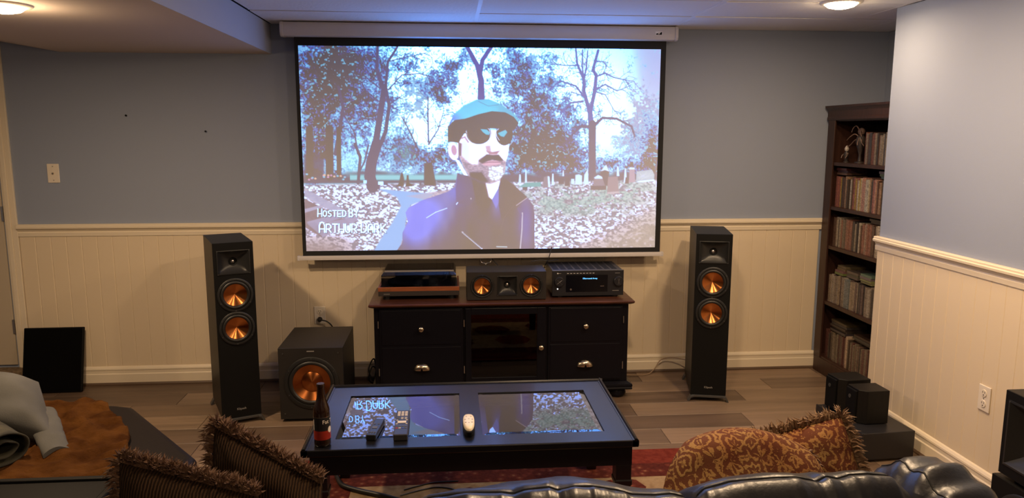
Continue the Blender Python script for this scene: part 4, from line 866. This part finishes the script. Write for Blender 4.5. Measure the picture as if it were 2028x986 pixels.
for n, z in zip((5, 4, 3, 2, 1), SH):
    y = 4.672 if n > 1 else 4.36; yend = 4.030; num = 0
    while y > yend+.012:
        num += 1
        w = rng.choice((.014, .014, .016, .020, .026)); h = rng.uniform(.178, .192) if rng.random() > .15 else .172
        if n == 2: h += .012
        c = rng.choice(PAL[n]); lab = '%s upright disc case, %s from the left on the %s bookcase shelf' % (hue(c), nth(num), WORD[n]); grp = 'upright cases, %s shelf' % WORD[n]
        if n == 5 and 4.40 < y < 4.424 and not any(o.get('label', '').startswith('wide cream') for o in COL.objects): w, h, c, lab, grp = .028, .205, (.55, .40, .28), 'wide cream and orange case, tallest on the bottom bookcase shelf', None
        w = min(w, y-yend)
        case(2.481+.012+rng.uniform(0, .012), y-w, z+.0225, .135, w-.0008, h, c, lab, grp); y -= w
ST = [(4, 4.515, .10, 4, (.16, .17, .10)), (4, 4.36, .13, 3, (.12, .09, .07)), (4, 4.20, .12, 4, (.2, .18, .12)), (5, 4.44, .19, 5, (.07, .05, .04)), (5, 4.16, .19, 3, (.05, .04, .035)), (2, 4.56, .12, 3, (.10, .06, .05)), (2, 4.05, .15, 4, (.12, .11, .10)), (3, 4.10, .16, 2, (.03, .025, .02))]
for si_, (n, y, w, k, c) in enumerate(ST):
    z = SH[5-n]+.0225+(.194 if n != 2 else .206)+.0005
    for i in range(k):
        cc = tuple(v*rng.uniform(.6, 1.5) for v in c)
        if z+.014 > (SH+[1.675])[6-n]-.004: break
        case(2.481+.02+rng.uniform(0, .02), y+rng.uniform(-.006, .006), z, .135, w, .0140, cc, 'flat disc case, %s from the bottom of the %s stack on the %s bookcase shelf' % (nth(i+1), {0: 'left', 1: 'middle', 2: 'right', 3: 'left', 4: 'right', 5: 'left', 6: 'right', 7: 'only'}[si_], WORD[n]), 'flat cases, %s shelf' % WORD[n]); z += .0145
# figurines at the far end of the top shelf
m_fig = mat('figurine_bone', (.22, .14, .11), .5, col2=(.08, .05, .04), cscale=40); m_fig2 = mat('figurine_dark', (.03, .022, .02), .5)
e = empty('figurine', (2.55, 4.50, SH[4]+.022), 0, 'spindly many-limbed figurine on the top bookcase shelf', 'figurine')
MB().lathe([(.03, 0), (.03, .008), (.012, .012), (.008, .05), (.018, .09), (.030, .13), (.026, .16), (.012, .175)], 16).build('body', m_fig2, e, smooth=60)
MB().lathe([(.004, .172), (.018, .180), (.022, .197), (.016, .212), (.003, .219)], 16).build('head', m_fig, e, smooth=60)
for a, z, l in ((.3, .15, .09), (1.2, .17, .11), (2.4, .16, .09), (3.4, .14, .10), (4.4, .17, .10), (5.5, .15, .11)):
    MB().tube(crom([(0, 0, z), (-.02+.0*a, l*.4*math.cos(a), z+l*.35*math.sin(a)+.02), (-.035, l*.75*math.cos(a), z+l*.5*math.sin(a)), (-.04, l*1.1*math.cos(a), z+l*.4*math.sin(a)-.02)], 4), .0045, 6, .002).build('limb', m_fig, e, smooth=60)
e = empty('figurine', (2.525, 4.615, SH[4]+.022), 0, 'small pale-headed figurine at the far end of the top shelf', 'figurine')
MB().lathe([(.018, 0), (.018, .006), (.010, .010), (.013, .03), (.017, .055), (.010, .072)], 14).build('body', m_fig2, e, smooth=60)
MB().lathe([(.004, .070), (.012, .076), (.014, .088), (.008, .102), (.001, .108)], 14).build('head', mat('figurine_pale', (.45, .40, .36), .5), e, smooth=60)
for s in (-1, 1): MB().tube([(0, s*.014, .058), (-.012, s*.030, .045), (-.02, s*.026, .028)], .005, 6, .003).build('arm', m_fig, e, smooth=60)
# ================================================================== black boxes by the right wall
e = empty('av_component', (2.115, 3.515, 0), R_(4), 'flat black AV component on the floor by the right wall', 'AV component')
B(-.135, .140, -.205, .205, .012, .150).build('chassis', m_rx, e, bevel=.003)
fp = B(-.145, -.134, -.206, .206, .010, .152).build('front_panel', m_rx, e, bevel=.002)
for z in (.055, .105): B(-.1465, -.145, -.195, .195, z, z+.003).build('groove', m_steel, fp)
for y in (-.15, -.12, .15): MB().lathe([(.006, -.148), (.006, -.145)], 12, (0, y, .08), 'x').build('button', m_steel, fp)
for x in (-.10, .105):
    for y in (-.17, .17): MB().lathe([(.018, 0), (.018, .013)], 12, (x, y, 0)).build('foot', m_rubber, e)
def sat(loc, rz, w, d, h, label):
    e = empty('satellite_speaker', loc, rz, label, 'speaker', 'small speakers on the AV component')
    pr = [(-w/2, -d/2+.03), (-w/2+.035, -d/2), (w/2, -d/2), (w/2, d/2), (-w/2, d/2)]
    MB().prism(pr, 0, h).build('cabinet', m_black, e, bevel=.003)
    B(-w/2-.012, -w/2+.0005, -d/2+.034, d/2-.006, .008, h-.008).build('grille', m_blackm, e, bevel=.004)
    MB().lathe([(.010, -w/2-.0145), (.010, -w/2-.012)], 14, (0, .02, h*.72), 'x').build('badge', m_steel, e)
sat((2.105, 3.475, .1525), R_(2), .150, .125, .172, 'small black satellite speaker, the nearer one on the AV component')
sat((2.085, 3.630, .1525), R_(4), .165, .130, .180, 'small black satellite speaker, the farther one on the AV component')
# near right speaker, faces the room
e = empty('horn_speaker', (2.045, 2.345, 0), R_(-90), 'black two-box horn speaker with a copper woofer against the right wall', 'speaker')
shell(-.170, .160, .004, .27, .01, .322).build('woofer_cabinet', m_black, e); shell(-.155, .155, .010, .27, .336, .657).build('horn_cabinet', m_black, e); baffle(-.1545, .1545, .3365, .6565, .006, .012, [(0, .500, .124, .115)]).build('horn_baffle', m_baffle, e)
baffle(-.1695, .1595, .0105, .3215, -.004, .005, [(0, .170, .113)]).build('front_baffle', m_baffle, e)
B(-.10, .10, .03, .25, .320, .338).build('riser', m_blackm, e)
horn(e, 0, .006, .500, .135, .125, .10); woofer(e, 0, -.004, .170, .135, .098, m_copper, .40)
for x in (-.13, .13):
    for y in (.04, .24): MB().lathe([(.016, 0), (.016, .011)], 12, (x, y, 0)).build('foot', m_rubber, e)
# ================================================================== sofa seen from behind
from mathutils import noise as mn
def nz(x, y, z=0): return mn.noise(Vector((x, y, z)))
def interp(pts, x):
    if x <= pts[0][0]: return pts[0][1]
    for (a, fa_), (b, fb_) in zip(pts, pts[1:]):
        if x <= b: t = (x-a)/(b-a); return fa_+(fb_-fa_)*t
    return pts[-1][1]
e = empty('sofa', (.12, 1.72, 0), 0, 'black leather sofa seen from behind with wrinkled back cushions', 'sofa')
ox, oy = .12, 1.72
B(-.95-ox, 1.20-ox, 1.25-oy, 2.11-oy, .06, .29).build('base', m_leather, e, bevel=.03, seg=4)
for a, b in ((-.945, -.13), (-.12, .53), (.54, .985)):
    MB().grid(lambda u, v, a=a, b=b: ((a+b)/2+(b-a)/2*max(-1, min(1, 1.04*math.sin((u-.5)*math.pi)*1.0))-ox if False else a+(b-a)*u-ox, 1.62+.49*v-oy, .285+.155*min(1, 8*u*(1-u)*1.2)**.35*min(1, 10*v*(1-v)+.02)**.35), 22, 14).build('seat_cushion', m_leather, e, smooth=180)
for x in (-.88, 1.12):
    for y in (1.42, 2.04): MB().lathe([(.022, 0), (.030, .062)], 14, (x-ox, y-oy, 0)).build('foot', m_blackm, e)
FM = [(-.165, .66), (-.13, .72), (-.10, .755), (-.057, .777), (.013, .791), (.069, .798), (.127, .808), (.193, .811), (.234, .816), (.276, .814), (.317, .808), (.368, .795), (.415, .781), (.446, .777), (.48, .777), (.503, .771), (.518, .755), (.522, .72)]
SM = [(-.165, .69), (-.13, .755), (-.10, .80), (-.053, .826), (.008, .833), (.046, .834), (.104, .832), (.127, .828), (.15, .836), (.204, .840), (.224, .832), (.259, .839), (.298, .838), (.354, .827), (.386, .816), (.438, .812), (.474, .814), (.503, .806), (.515, .785), (.522, .74)]
FR = [(.518, .72), (.524, .762), (.555, .778), (.617, .793), (.674, .803), (.732, .805), (.79, .802), (.835, .800), (.879, .799), (.93, .800), (.98, .795), (1.01, .77), (1.03, .72)]
SR = [(.518, .74), (.53, .805), (.547, .822), (.606, .837), (.66, .840), (.714, .842), (.755, .841), (.783, .835), (.803, .829), (.824, .841), (.852, .834), (.879, .842), (.921, .843), (.971, .836), (1.01, .80), (1.03, .75)]
FL = [(-.95, .60), (-.92, .66), (-.8, .69), (-.3, .69), (-.19, .67), (-.165, .60)]
SL = [(-.95, .62), (-.92, .69), (-.8, .725), (-.3, .72), (-.19, .70), (-.165, .62)]
def back(F, Sm, x0, x1, nx, seed, name, yo=0):
    rows = []; seam = []
    for i in range(nx):
        x = x0+(x1-x0)*i/(nx-1); f, s = interp(F, x), interp(Sm, x)
        w = .0035*math.sin(x*104+5*nz(x*9, seed))*max(0, .25+1.3*nz(x*8, seed+5))+.006*nz(x*18, seed+2)+.0055*max(0, math.sin(x*88+6*nz(x*6, seed+3)))**4*max(0, .35+nz(x*5, seed+11))
        w2 = .005*nz(x*30, seed+9)
        def n2(k): return .004*nz(x*26, k*1.7, seed)
        sec = [(1.70, .44), (1.705, .58), (1.675, f-.075), (1.645, f-.026), (1.60+.004*nz(x*18, seed), f), (1.565, f*.6+s*.4+.004+n2(1)), (1.53, f*.25+s*.75+.005+n2(2)), (1.51, s+.001), (1.502, s-.003), (1.494, s+.002+w*.4), (1.478, s+.003+w), (1.455, s-.010+w*1.1+n2(3)), (1.43, s-.034+w*.9+n2(4)), (1.40, s-.085+w*.6), (1.37, s-.16), (1.35, .54), (1.345, .40), (1.35, .27)]
        rows.append([(x-ox, y+yo-oy, z) for y, z in sec]); seam.append((x-ox, 1.502-oy, s+.0005))
    o = MB(); n = len(rows[0]); o.v = [p for r in rows for p in r]
    for i in range(nx-1):
        for j in range(n-1): o.f.append((i*n+j, (i+1)*n+j, (i+1)*n+j+1, i*n+j+1))
    o.f.append(tuple(range(n))); o.f.append(tuple(range((nx-1)*n, nx*n))[::-1])
    b = o.build(name, m_leather, e, smooth=75)
    if seed: MB().tube(seam[::2], .0022, 5).build('seam', m_thread, b)
    return b
back(FM, SM, -.165, .522, 150, 3, 'back_cushion'); back(FR, SR, .518, 1.03, 120, 8, 'back_cushion'); back(FL, SL, -.95, -.165, 60, 0, 'back_cushion', -.10)
# right arm: rounded roll that rises at the back corner
AR = [(1.335, .60), (1.345, .70), (1.38, .76), (1.44, .805), (1.52, .828), (1.60, .826), (1.68, .79), (1.76, .68), (1.86, .52), (2.0, .47), (2.10, .45), (2.13, .40)]
rows = []
for i in range(46):
    y = 1.335+(2.13-1.335)*i/45; t = interp(AR, y); r = []
    for k in range(23):
        a = math.pi*k/22; c, s = math.cos(a), math.sin(a)
        x = 1.135-.12*math.copysign(abs(c)**.55, c); z = .28+(t-.28)*(s**.42 if s > 0 else 0)
        wr_ = .008*math.sin(y*70+c*4)*s*(1 if y < 1.7 else .3)+.006*nz(y*14, c*3, 4)
        r.append((x-ox, y-oy, z+wr_))
    rows.append(r)
o = MB(); n = 23; o.v = [p for r in rows for p in r]
for i in range(45):
    for j in range(n-1): o.f.append((i*n+j, (i+1)*n+j, (i+1)*n+j+1, i*n+j+1))
o.f += [tuple(range(n)), tuple(range(45*n, 46*n))[::-1]]
arm = o.build('arm_rest', m_leather, e, smooth=70)
MB().tube([rows[i][9] for i in range(3, 26)], .0026, 5).build('seam', m_thread, arm)
# ================================================================== pillows
def pillow(name, c, e1, e2, w, h, t, m, label, group=None, seed=0, fringe=None, fm=None, pinch=.07, nseg=34, flen=.03, cnt=420, rnd=.25):
    c, e1, e2 = Vector(c), Vector(e1).normalized(), Vector(e2).normalized(); nn = e1.cross(e2).normalized()
    em = empty(name, tuple(c), 0, label, 'pillow', group)
    def edge(a, b):
        a_, b_ = a*math.sqrt(1-rnd*b*b/2), b*math.sqrt(1-rnd*a*a/2)
        return e1*(a_*w/2*(1-pinch*(1-b*b)))+e2*(b_*h/2*(1-pinch*(1-a*a)))
    m_ = MB()
    for sg in (1, -1):
        def fn(u, v):
            a, b = 2*u-1, 2*v-1
            th = t/2*max(0, (1-a**4))**.6*max(0, (1-b**4))**.6
            th *= 1+.16*nz(a*2.2+seed, b*2.2, sg)
            return edge(a, b)+nn*(sg*th+.012*nz(a*1.5, b*1.5, seed)*(1-a*a*b*b))
        m_.grid(fn, nseg, nseg)
    o = m_.build('cover', m, em, smooth=180)
    if fringe:
        rg = random.Random(seed); f = MB()
        for _ in range(cnt):
            sd = rg.choice(fringe); q = rg.uniform(-1, 1)
            a, b, dr = {'t': (q, 1, e2), 'b': (q, -1, -e2), 'l': (-1, q, -e1), 'r': (1, q, e1)}[sd]
            p = edge(a, b)*.985+nn*rg.uniform(-.010, .010); L = flen*rg.uniform(.6, 1.25)
            d1 = (dr+nn*rg.uniform(-1.1, 1.1)+e1*rg.uniform(-.6, .6)+e2*rg.uniform(-.5, .5)).normalized(); d2 = (d1+Vector((0, 0, -.55))+nn*rg.uniform(-.5, .5)).normalized()
            sdv = d1.cross(Vector((rg.uniform(-1, 1), rg.uniform(-1, 1), rg.uniform(-1, 1)))).normalized()*.0026; sd2 = d1.cross(sdv).normalized()*.0026
            p1 = p+d1*L*.55; p2 = p1+d2*L*.45
            f.add([p+sdv, p-sdv*.5+sd2, p-sdv*.5-sd2, p1+sdv*1.2, p1-sdv*.6+sd2*1.2, p1-sdv*.6-sd2*1.2, p2], [(0, 1, 4, 3), (1, 2, 5, 4), (2, 0, 3, 5), (3, 4, 6), (4, 5, 6), (5, 3, 6)])
        fo = f.build('fringe', fm, em, fix=False); tag(fo, kind='stuff')
    return em
# corduroy with ribs
def cord_mat():
    m = bpy.data.materials.new('brown_corduroy'); m.use_nodes = True; nt = m.node_tree; p = nt.nodes['Principled BSDF']; p.inputs['Roughness'].default_value = .9; p.inputs['Specular IOR Level'].default_value = .15
    tc = node(nt, 'ShaderNodeTexCoord'); wv = node(nt, 'ShaderNodeTexWave', Scale=44.0, Distortion=1.6); wv.inputs['Detail Scale'].default_value = 2.0; nt.links.new(tc.outputs['Object'], wv.inputs[0])
    rp = node(nt, 'ShaderNodeValToRGB'); rp.color_ramp.elements[0].color = (.010, .005, .0024, 1); rp.color_ramp.elements[1].color = (.046, .024, .011, 1); nt.links.new(wv.outputs[0], rp.inputs[0]); nt.links.new(rp.outputs[0], p.inputs['Base Color'])
    bp = node(nt, 'ShaderNodeBump', Strength=.7, Distance=.004); nt.links.new(wv.outputs[0], bp.inputs['Height']); nt.links.new(bp.outputs[0], p.inputs['Normal']); return m
def damask():
    m = bpy.data.materials.new('gold_rust_damask'); m.use_nodes = True; nt = m.node_tree; p = nt.nodes['Principled BSDF']; p.inputs['Roughness'].default_value = .85; p.inputs['Specular IOR Level'].default_value = .15
    tc = node(nt, 'ShaderNodeTexCoord'); n0 = node(nt, 'ShaderNodeTexNoise', Scale=14.0, Detail=2); nt.links.new(tc.outputs['Object'], n0.inputs['Vector'])
    ad = node(nt, 'ShaderNodeMix', data_type='VECTOR'); ad.inputs[0].default_value = .07; nt.links.new(tc.outputs['Object'], ad.inputs[4]); nt.links.new(n0.outputs['Color'], ad.inputs[5])
    ad.inputs[0].default_value = .03
    v1 = node(nt, 'ShaderNodeTexVoronoi', Scale=17.0, Randomness=.75); nt.links.new(ad.outputs[1], v1.inputs['Vector'])
    dv = node(nt, 'ShaderNodeVectorMath', operation='SUBTRACT'); nt.links.new(ad.outputs[1], dv.inputs[0]); nt.links.new(v1.outputs['Position'], dv.inputs[1])
    sx = node(nt, 'ShaderNodeSeparateXYZ'); nt.links.new(dv.outputs[0], sx.inputs[0]); at_ = node(nt, 'ShaderNodeMath', operation='ARCTAN2'); nt.links.new(sx.outputs[2], at_.inputs[0]); nt.links.new(sx.outputs[0], at_.inputs[1])
    m6 = node(nt, 'ShaderNodeMath', operation='MULTIPLY'); m6.inputs[1].default_value = 6; nt.links.new(at_.outputs[0], m6.inputs[0]); c6 = node(nt, 'ShaderNodeMath', operation='COSINE'); nt.links.new(m6.outputs[0], c6.inputs[0])
    c7 = node(nt, 'ShaderNodeMath', operation='MULTIPLY'); c7.inputs[1].default_value = 1.3; nt.links.new(c6.outputs[0], c7.inputs[0])
    sn = node(nt, 'ShaderNodeMath', operation='MULTIPLY_ADD'); sn.inputs[1].default_value = 21; nt.links.new(v1.outputs['Distance'], sn.inputs[0]); nt.links.new(c7.outputs[0], sn.inputs[2]); si = node(nt, 'ShaderNodeMath', operation='SINE'); nt.links.new(sn.outputs[0], si.inputs[0])
    v2 = node(nt, 'ShaderNodeTexVoronoi', Scale=190.0); nt.links.new(ad.outputs[1], v2.inputs['Vector'])
    mu = node(nt, 'ShaderNodeMath', operation='MULTIPLY_ADD'); mu.inputs[1].default_value = -1.9; nt.links.new(v2.outputs['Distance'], mu.inputs[0]); nt.links.new(si.outputs[0], mu.inputs[2])
    rp = node(nt, 'ShaderNodeValToRGB'); el = rp.color_ramp.elements; el[0].position = .0; el[0].color = (.105, .036, .016, 1); el[1].position = .22; el[1].color = (.27, .155, .055, 1); mr = node(nt, 'ShaderNodeMapRange'); mr.inputs[1].default_value = -1.6; mr.inputs[2].default_value = 1.4; nt.links.new(mu.outputs[0], mr.inputs[0]); nt.links.new(mr.outputs[0], rp.inputs[0])
    el[0].position = .26; el[1].position = .36; nl = node(nt, 'ShaderNodeTexNoise', Scale=6.0, Detail=2); nt.links.new(tc.outputs['Object'], nl.inputs['Vector'])
    r2 = node(nt, 'ShaderNodeValToRGB'); r2.color_ramp.elements[0].position = .42; r2.color_ramp.elements[1].position = .62; r2.color_ramp.elements[0].color = (1, 1, 1, 1); r2.color_ramp.elements[1].color = (.80, .55, .45, 1); nt.links.new(nl.outputs[0], r2.inputs[0])
    mx = node(nt, 'ShaderNodeMix', data_type='RGBA', blend_type='MULTIPLY'); mx.inputs[0].default_value = 1; nt.links.new(rp.outputs[0], mx.inputs[6]); nt.links.new(r2.outputs[0], mx.inputs[7]); nt.links.new(mx.outputs[2], p.inputs['Base Color'])
    bp = node(nt, 'ShaderNodeBump', Strength=.35, Distance=.003); nt.links.new(mr.outputs[0], bp.inputs['Height']); nt.links.new(bp.outputs[0], p.inputs['Normal']); return m
m_cord = cord_mat(); m_dam = damask()
m_frd = mat('brown_fringe', (.075, .032, .017), .8, col2=(.16, .085, .045), cscale=90); m_frg = mat('gold_fringe', (.14, .07, .033), .8, col2=(.26, .165, .09), cscale=90)
G = 'throw pillows on the sofa'
pillow('throw_pillow', (-.495, 1.895, .580), (.28, -.07, -.135), (-.03, .36, .92), .36, .36, .15, m_cord, 'brown corduroy pillow with long fringe, the larger one nearest the coffee table', G, 2, 'ttttttl', m_frd, flen=.040, cnt=1700)
pillow('throw_pillow', (-.632, 1.715, .606), (.30, .0, -.095), (-.05, .30, .93), .36, .36, .14, m_cord, 'brown corduroy pillow with shaggy fringe beside the end table', G, 5, 'tttttl', m_frd, flen=.040, cnt=1700)
pillow('throw_pillow', (.805, 1.872, .580), (.97, -.05, -.08), (.16, .48, .86), .47, .42, .19, m_dam, 'gold and rust patterned pillow, the large front one behind the sofa back', G, 9, 'r', m_frd, flen=.022, cnt=130, rnd=.85, pinch=.0)
pillow('throw_pillow', (1.065, 2.00, .567), (.93, -.05, .25), (-.18, .42, .88), .30, .36, .14, m_dam, 'gold patterned pillow with long fringe at the right sofa arm', G, 13, 'rrrt', m_frg, flen=.038, cnt=900)
# ================================================================== ottoman, blanket, clothes
e = empty('ottoman', (-1.6, 2.75, 0), 0, 'dark brown leather ottoman under the orange blanket', 'ottoman')
pl = [(-1.02, 2.28), (-.925, 2.50), (-.945, 2.69), (-1.385, 3.235), (-1.47, 3.265), (-2.3, 3.34), (-2.5, 3.2), (-2.5, 2.28)]
MB().prism([(x+1.6, y-2.75) for x, y in pl], .05, .42).build('cushion', m_leather2, e, bevel=.035, seg=5, smooth=50)
for x, y in ((-1.05, 2.4), (-1.45, 3.15), (-2.4, 3.15), (-2.4, 2.4)): MB().lathe([(.02, 0), (.028, .052)], 12, (x+1.6, y-2.75, 0)).build('foot', m_blackm, e)
m_fleece = mat('orange_fleece', (.085, .034, .008), .95, col2=(.040, .014, .003), cscale=9, bump=.7, bscale=90, spec=.05, bdist=.006)
cr = [Vector((-2.05, 2.32, 0)), Vector((-1.12, 2.335, 0)), Vector((-1.50, 3.225, 0)), Vector((-2.12, 3.32, 0))]
def bl(u, v):
    p = (cr[0]*(1-u)+cr[1]*u)*(1-v)+(cr[3]*(1-u)+cr[2]*u)*v
    p.x += .10*u*math.sin(v*3.1416)*.9+.015*nz(v*7, u*3, 3); p.y += .012*nz(u*8, v*4, 6)
    rid = abs(nz(p.x*6, p.y*6, 1)); z = .428+.095*max(0, .20-rid)+.016*(nz(p.x*15, p.y*15, 2)+.6)+.006*nz(p.x*40, p.y*40, 5)
    ed = min(u, 1-u, v, 1-v); z -= .010*max(0, 1-ed/.03)
    return (p.x, p.y, max(z, .424))
o = MB().grid(bl, 90, 80).build('fleece_blanket', m_fleece, smooth=180); sm = o.modifiers.new('solid', 'SOLIDIFY'); sm.thickness = .008; sm.offset = 1
tag(o, 'rumpled orange-brown fleece blanket spread over the ottoman', 'blanket')
m_grey = mat('grey_cloth', (.105, .105, .100), .85, col2=(.08, .08, .077), cscale=5, bump=.3, bscale=250, spec=.15)
pillow('grey_pillow', (-1.84, 2.93, .568), (1, -.12, -.14), (-.50, .70, .36), .60, .40, .17, m_grey, 'plain grey pillow lying on the blanket at the left edge', None, 21)
# trouser roll: a sheet wound in a spiral
m_olive = mat('olive_cloth', (.06, .055, .035), .85, col2=(.02, .019, .013), cscale=12, bump=.3, bscale=250)
def roll(u, v):
    a = u*3.3*math.pi*2/1.6; r = .022+.060*u+.004*nz(u*14, v*4, 7); ax = Vector((.75, -.62, .0)).normalized(); s1 = ax.cross(Vector((0, 0, 1))).normalized(); s2 = s1.cross(ax)
    return Vector((-1.745, 2.745, .512))+ax*(v*.25+.012*nz(u*9, 2))+s1*(r*1.25*math.cos(a))+s2*(r*.85*math.sin(a))
o = MB().grid(roll, 110, 10).build('rolled_trousers', m_olive, smooth=180); sm = o.modifiers.new('solid', 'SOLIDIFY'); sm.thickness = .006
tag(o, 'rolled olive trousers lying against the grey pillow', 'trousers')
def sleeve(u, v):
    c = [Vector((-1.60, 2.90, .52)), Vector((-1.54, 2.83, .495)), Vector((-1.49, 2.76, .475)), Vector((-1.43, 2.68, .452))]; t = v*2.999; k = int(t); p = c[k]+(c[k+1]-c[k])*(t-k)
    a = 2*math.pi*u; w = .058-.012*v+.006*nz(u*6, v*6, 3); d = Vector((.63, -.72, 0)); s1 = Vector((.72, .63, 0))
    return p+s1*(w*math.cos(a))+Vector((0, 0, 1))*(w*.42*math.sin(a)+.006*nz(u*5, v*9, 1))
o = MB(); o.grid(sleeve, 28, 24, True); o.f.append(tuple(range(28))); o.f.append(tuple(range(28*23, 28*24)))
tag(o.build('grey_sweatshirt', m_grey, smooth=70), 'crumpled grey sweatshirt sleeve stretched over the orange blanket', 'sweatshirt')
# ================================================================== end table at the lower left
e = empty('end_table', (-1.30, 1.89, 0), 0, 'black end table with a glass inset at the lower left corner', 'end table')
m_endt = mat('end_table_black', (.006, .006, .006), .5, spec=.08); ex, ey = -1.30, 1.89; X0, X1, Y0, Y1 = -1.63, -.965, 1.62, 2.160
m = MB()
for a in ((X0+.02, X1-.02, Y0+.02, Y0+.13), (X0+.02, X1-.02, Y1-.13, Y1-.02), (X0+.02, X0+.15, Y0+.13, Y1-.13), (X1-.15, X1-.02, Y0+.13, Y1-.13)): m.bx(a[0]-ex, a[1]-ex, a[2]-ey, a[3]-ey, .568, .592)
m.build('top_frame', m_endt, e)
for a in ((X0, X1, Y1-.022, Y1), (X0, X1, Y0, Y0+.022), (X0, X0+.022, Y0+.022, Y1-.022), (X1-.022, X1, Y0+.022, Y1-.022)): B(a[0]-ex, a[1]-ex, a[2]-ey, a[3]-ey, .560, .600).build('rim', m_endt, e, bevel=.005)
B(X0+.15-ex, X1-.15-ex, Y0+.13-ey, Y1-.13-ey, .582, .590).build('glass_pane', m_glass, e)
for a in ((X0+.03, X1-.03, Y1-.05, Y1-.03), (X0+.03, X1-.03, Y0+.03, Y0+.05), (X0+.03, X0+.05, Y0+.05, Y1-.05), (X1-.05, X1-.03, Y0+.05, Y1-.05)): B(a[0]-ex, a[1]-ex, a[2]-ey, a[3]-ey, .48, .566).build('apron', m_table, e)
for x in (X0+.055, X1-.055):
    for y in (Y0+.055, Y1-.055): B(x-.025-ex, x+.025-ex, y-.025-ey, y+.025-ey, 0, .566).build('leg', m_table, e, bevel=.003)
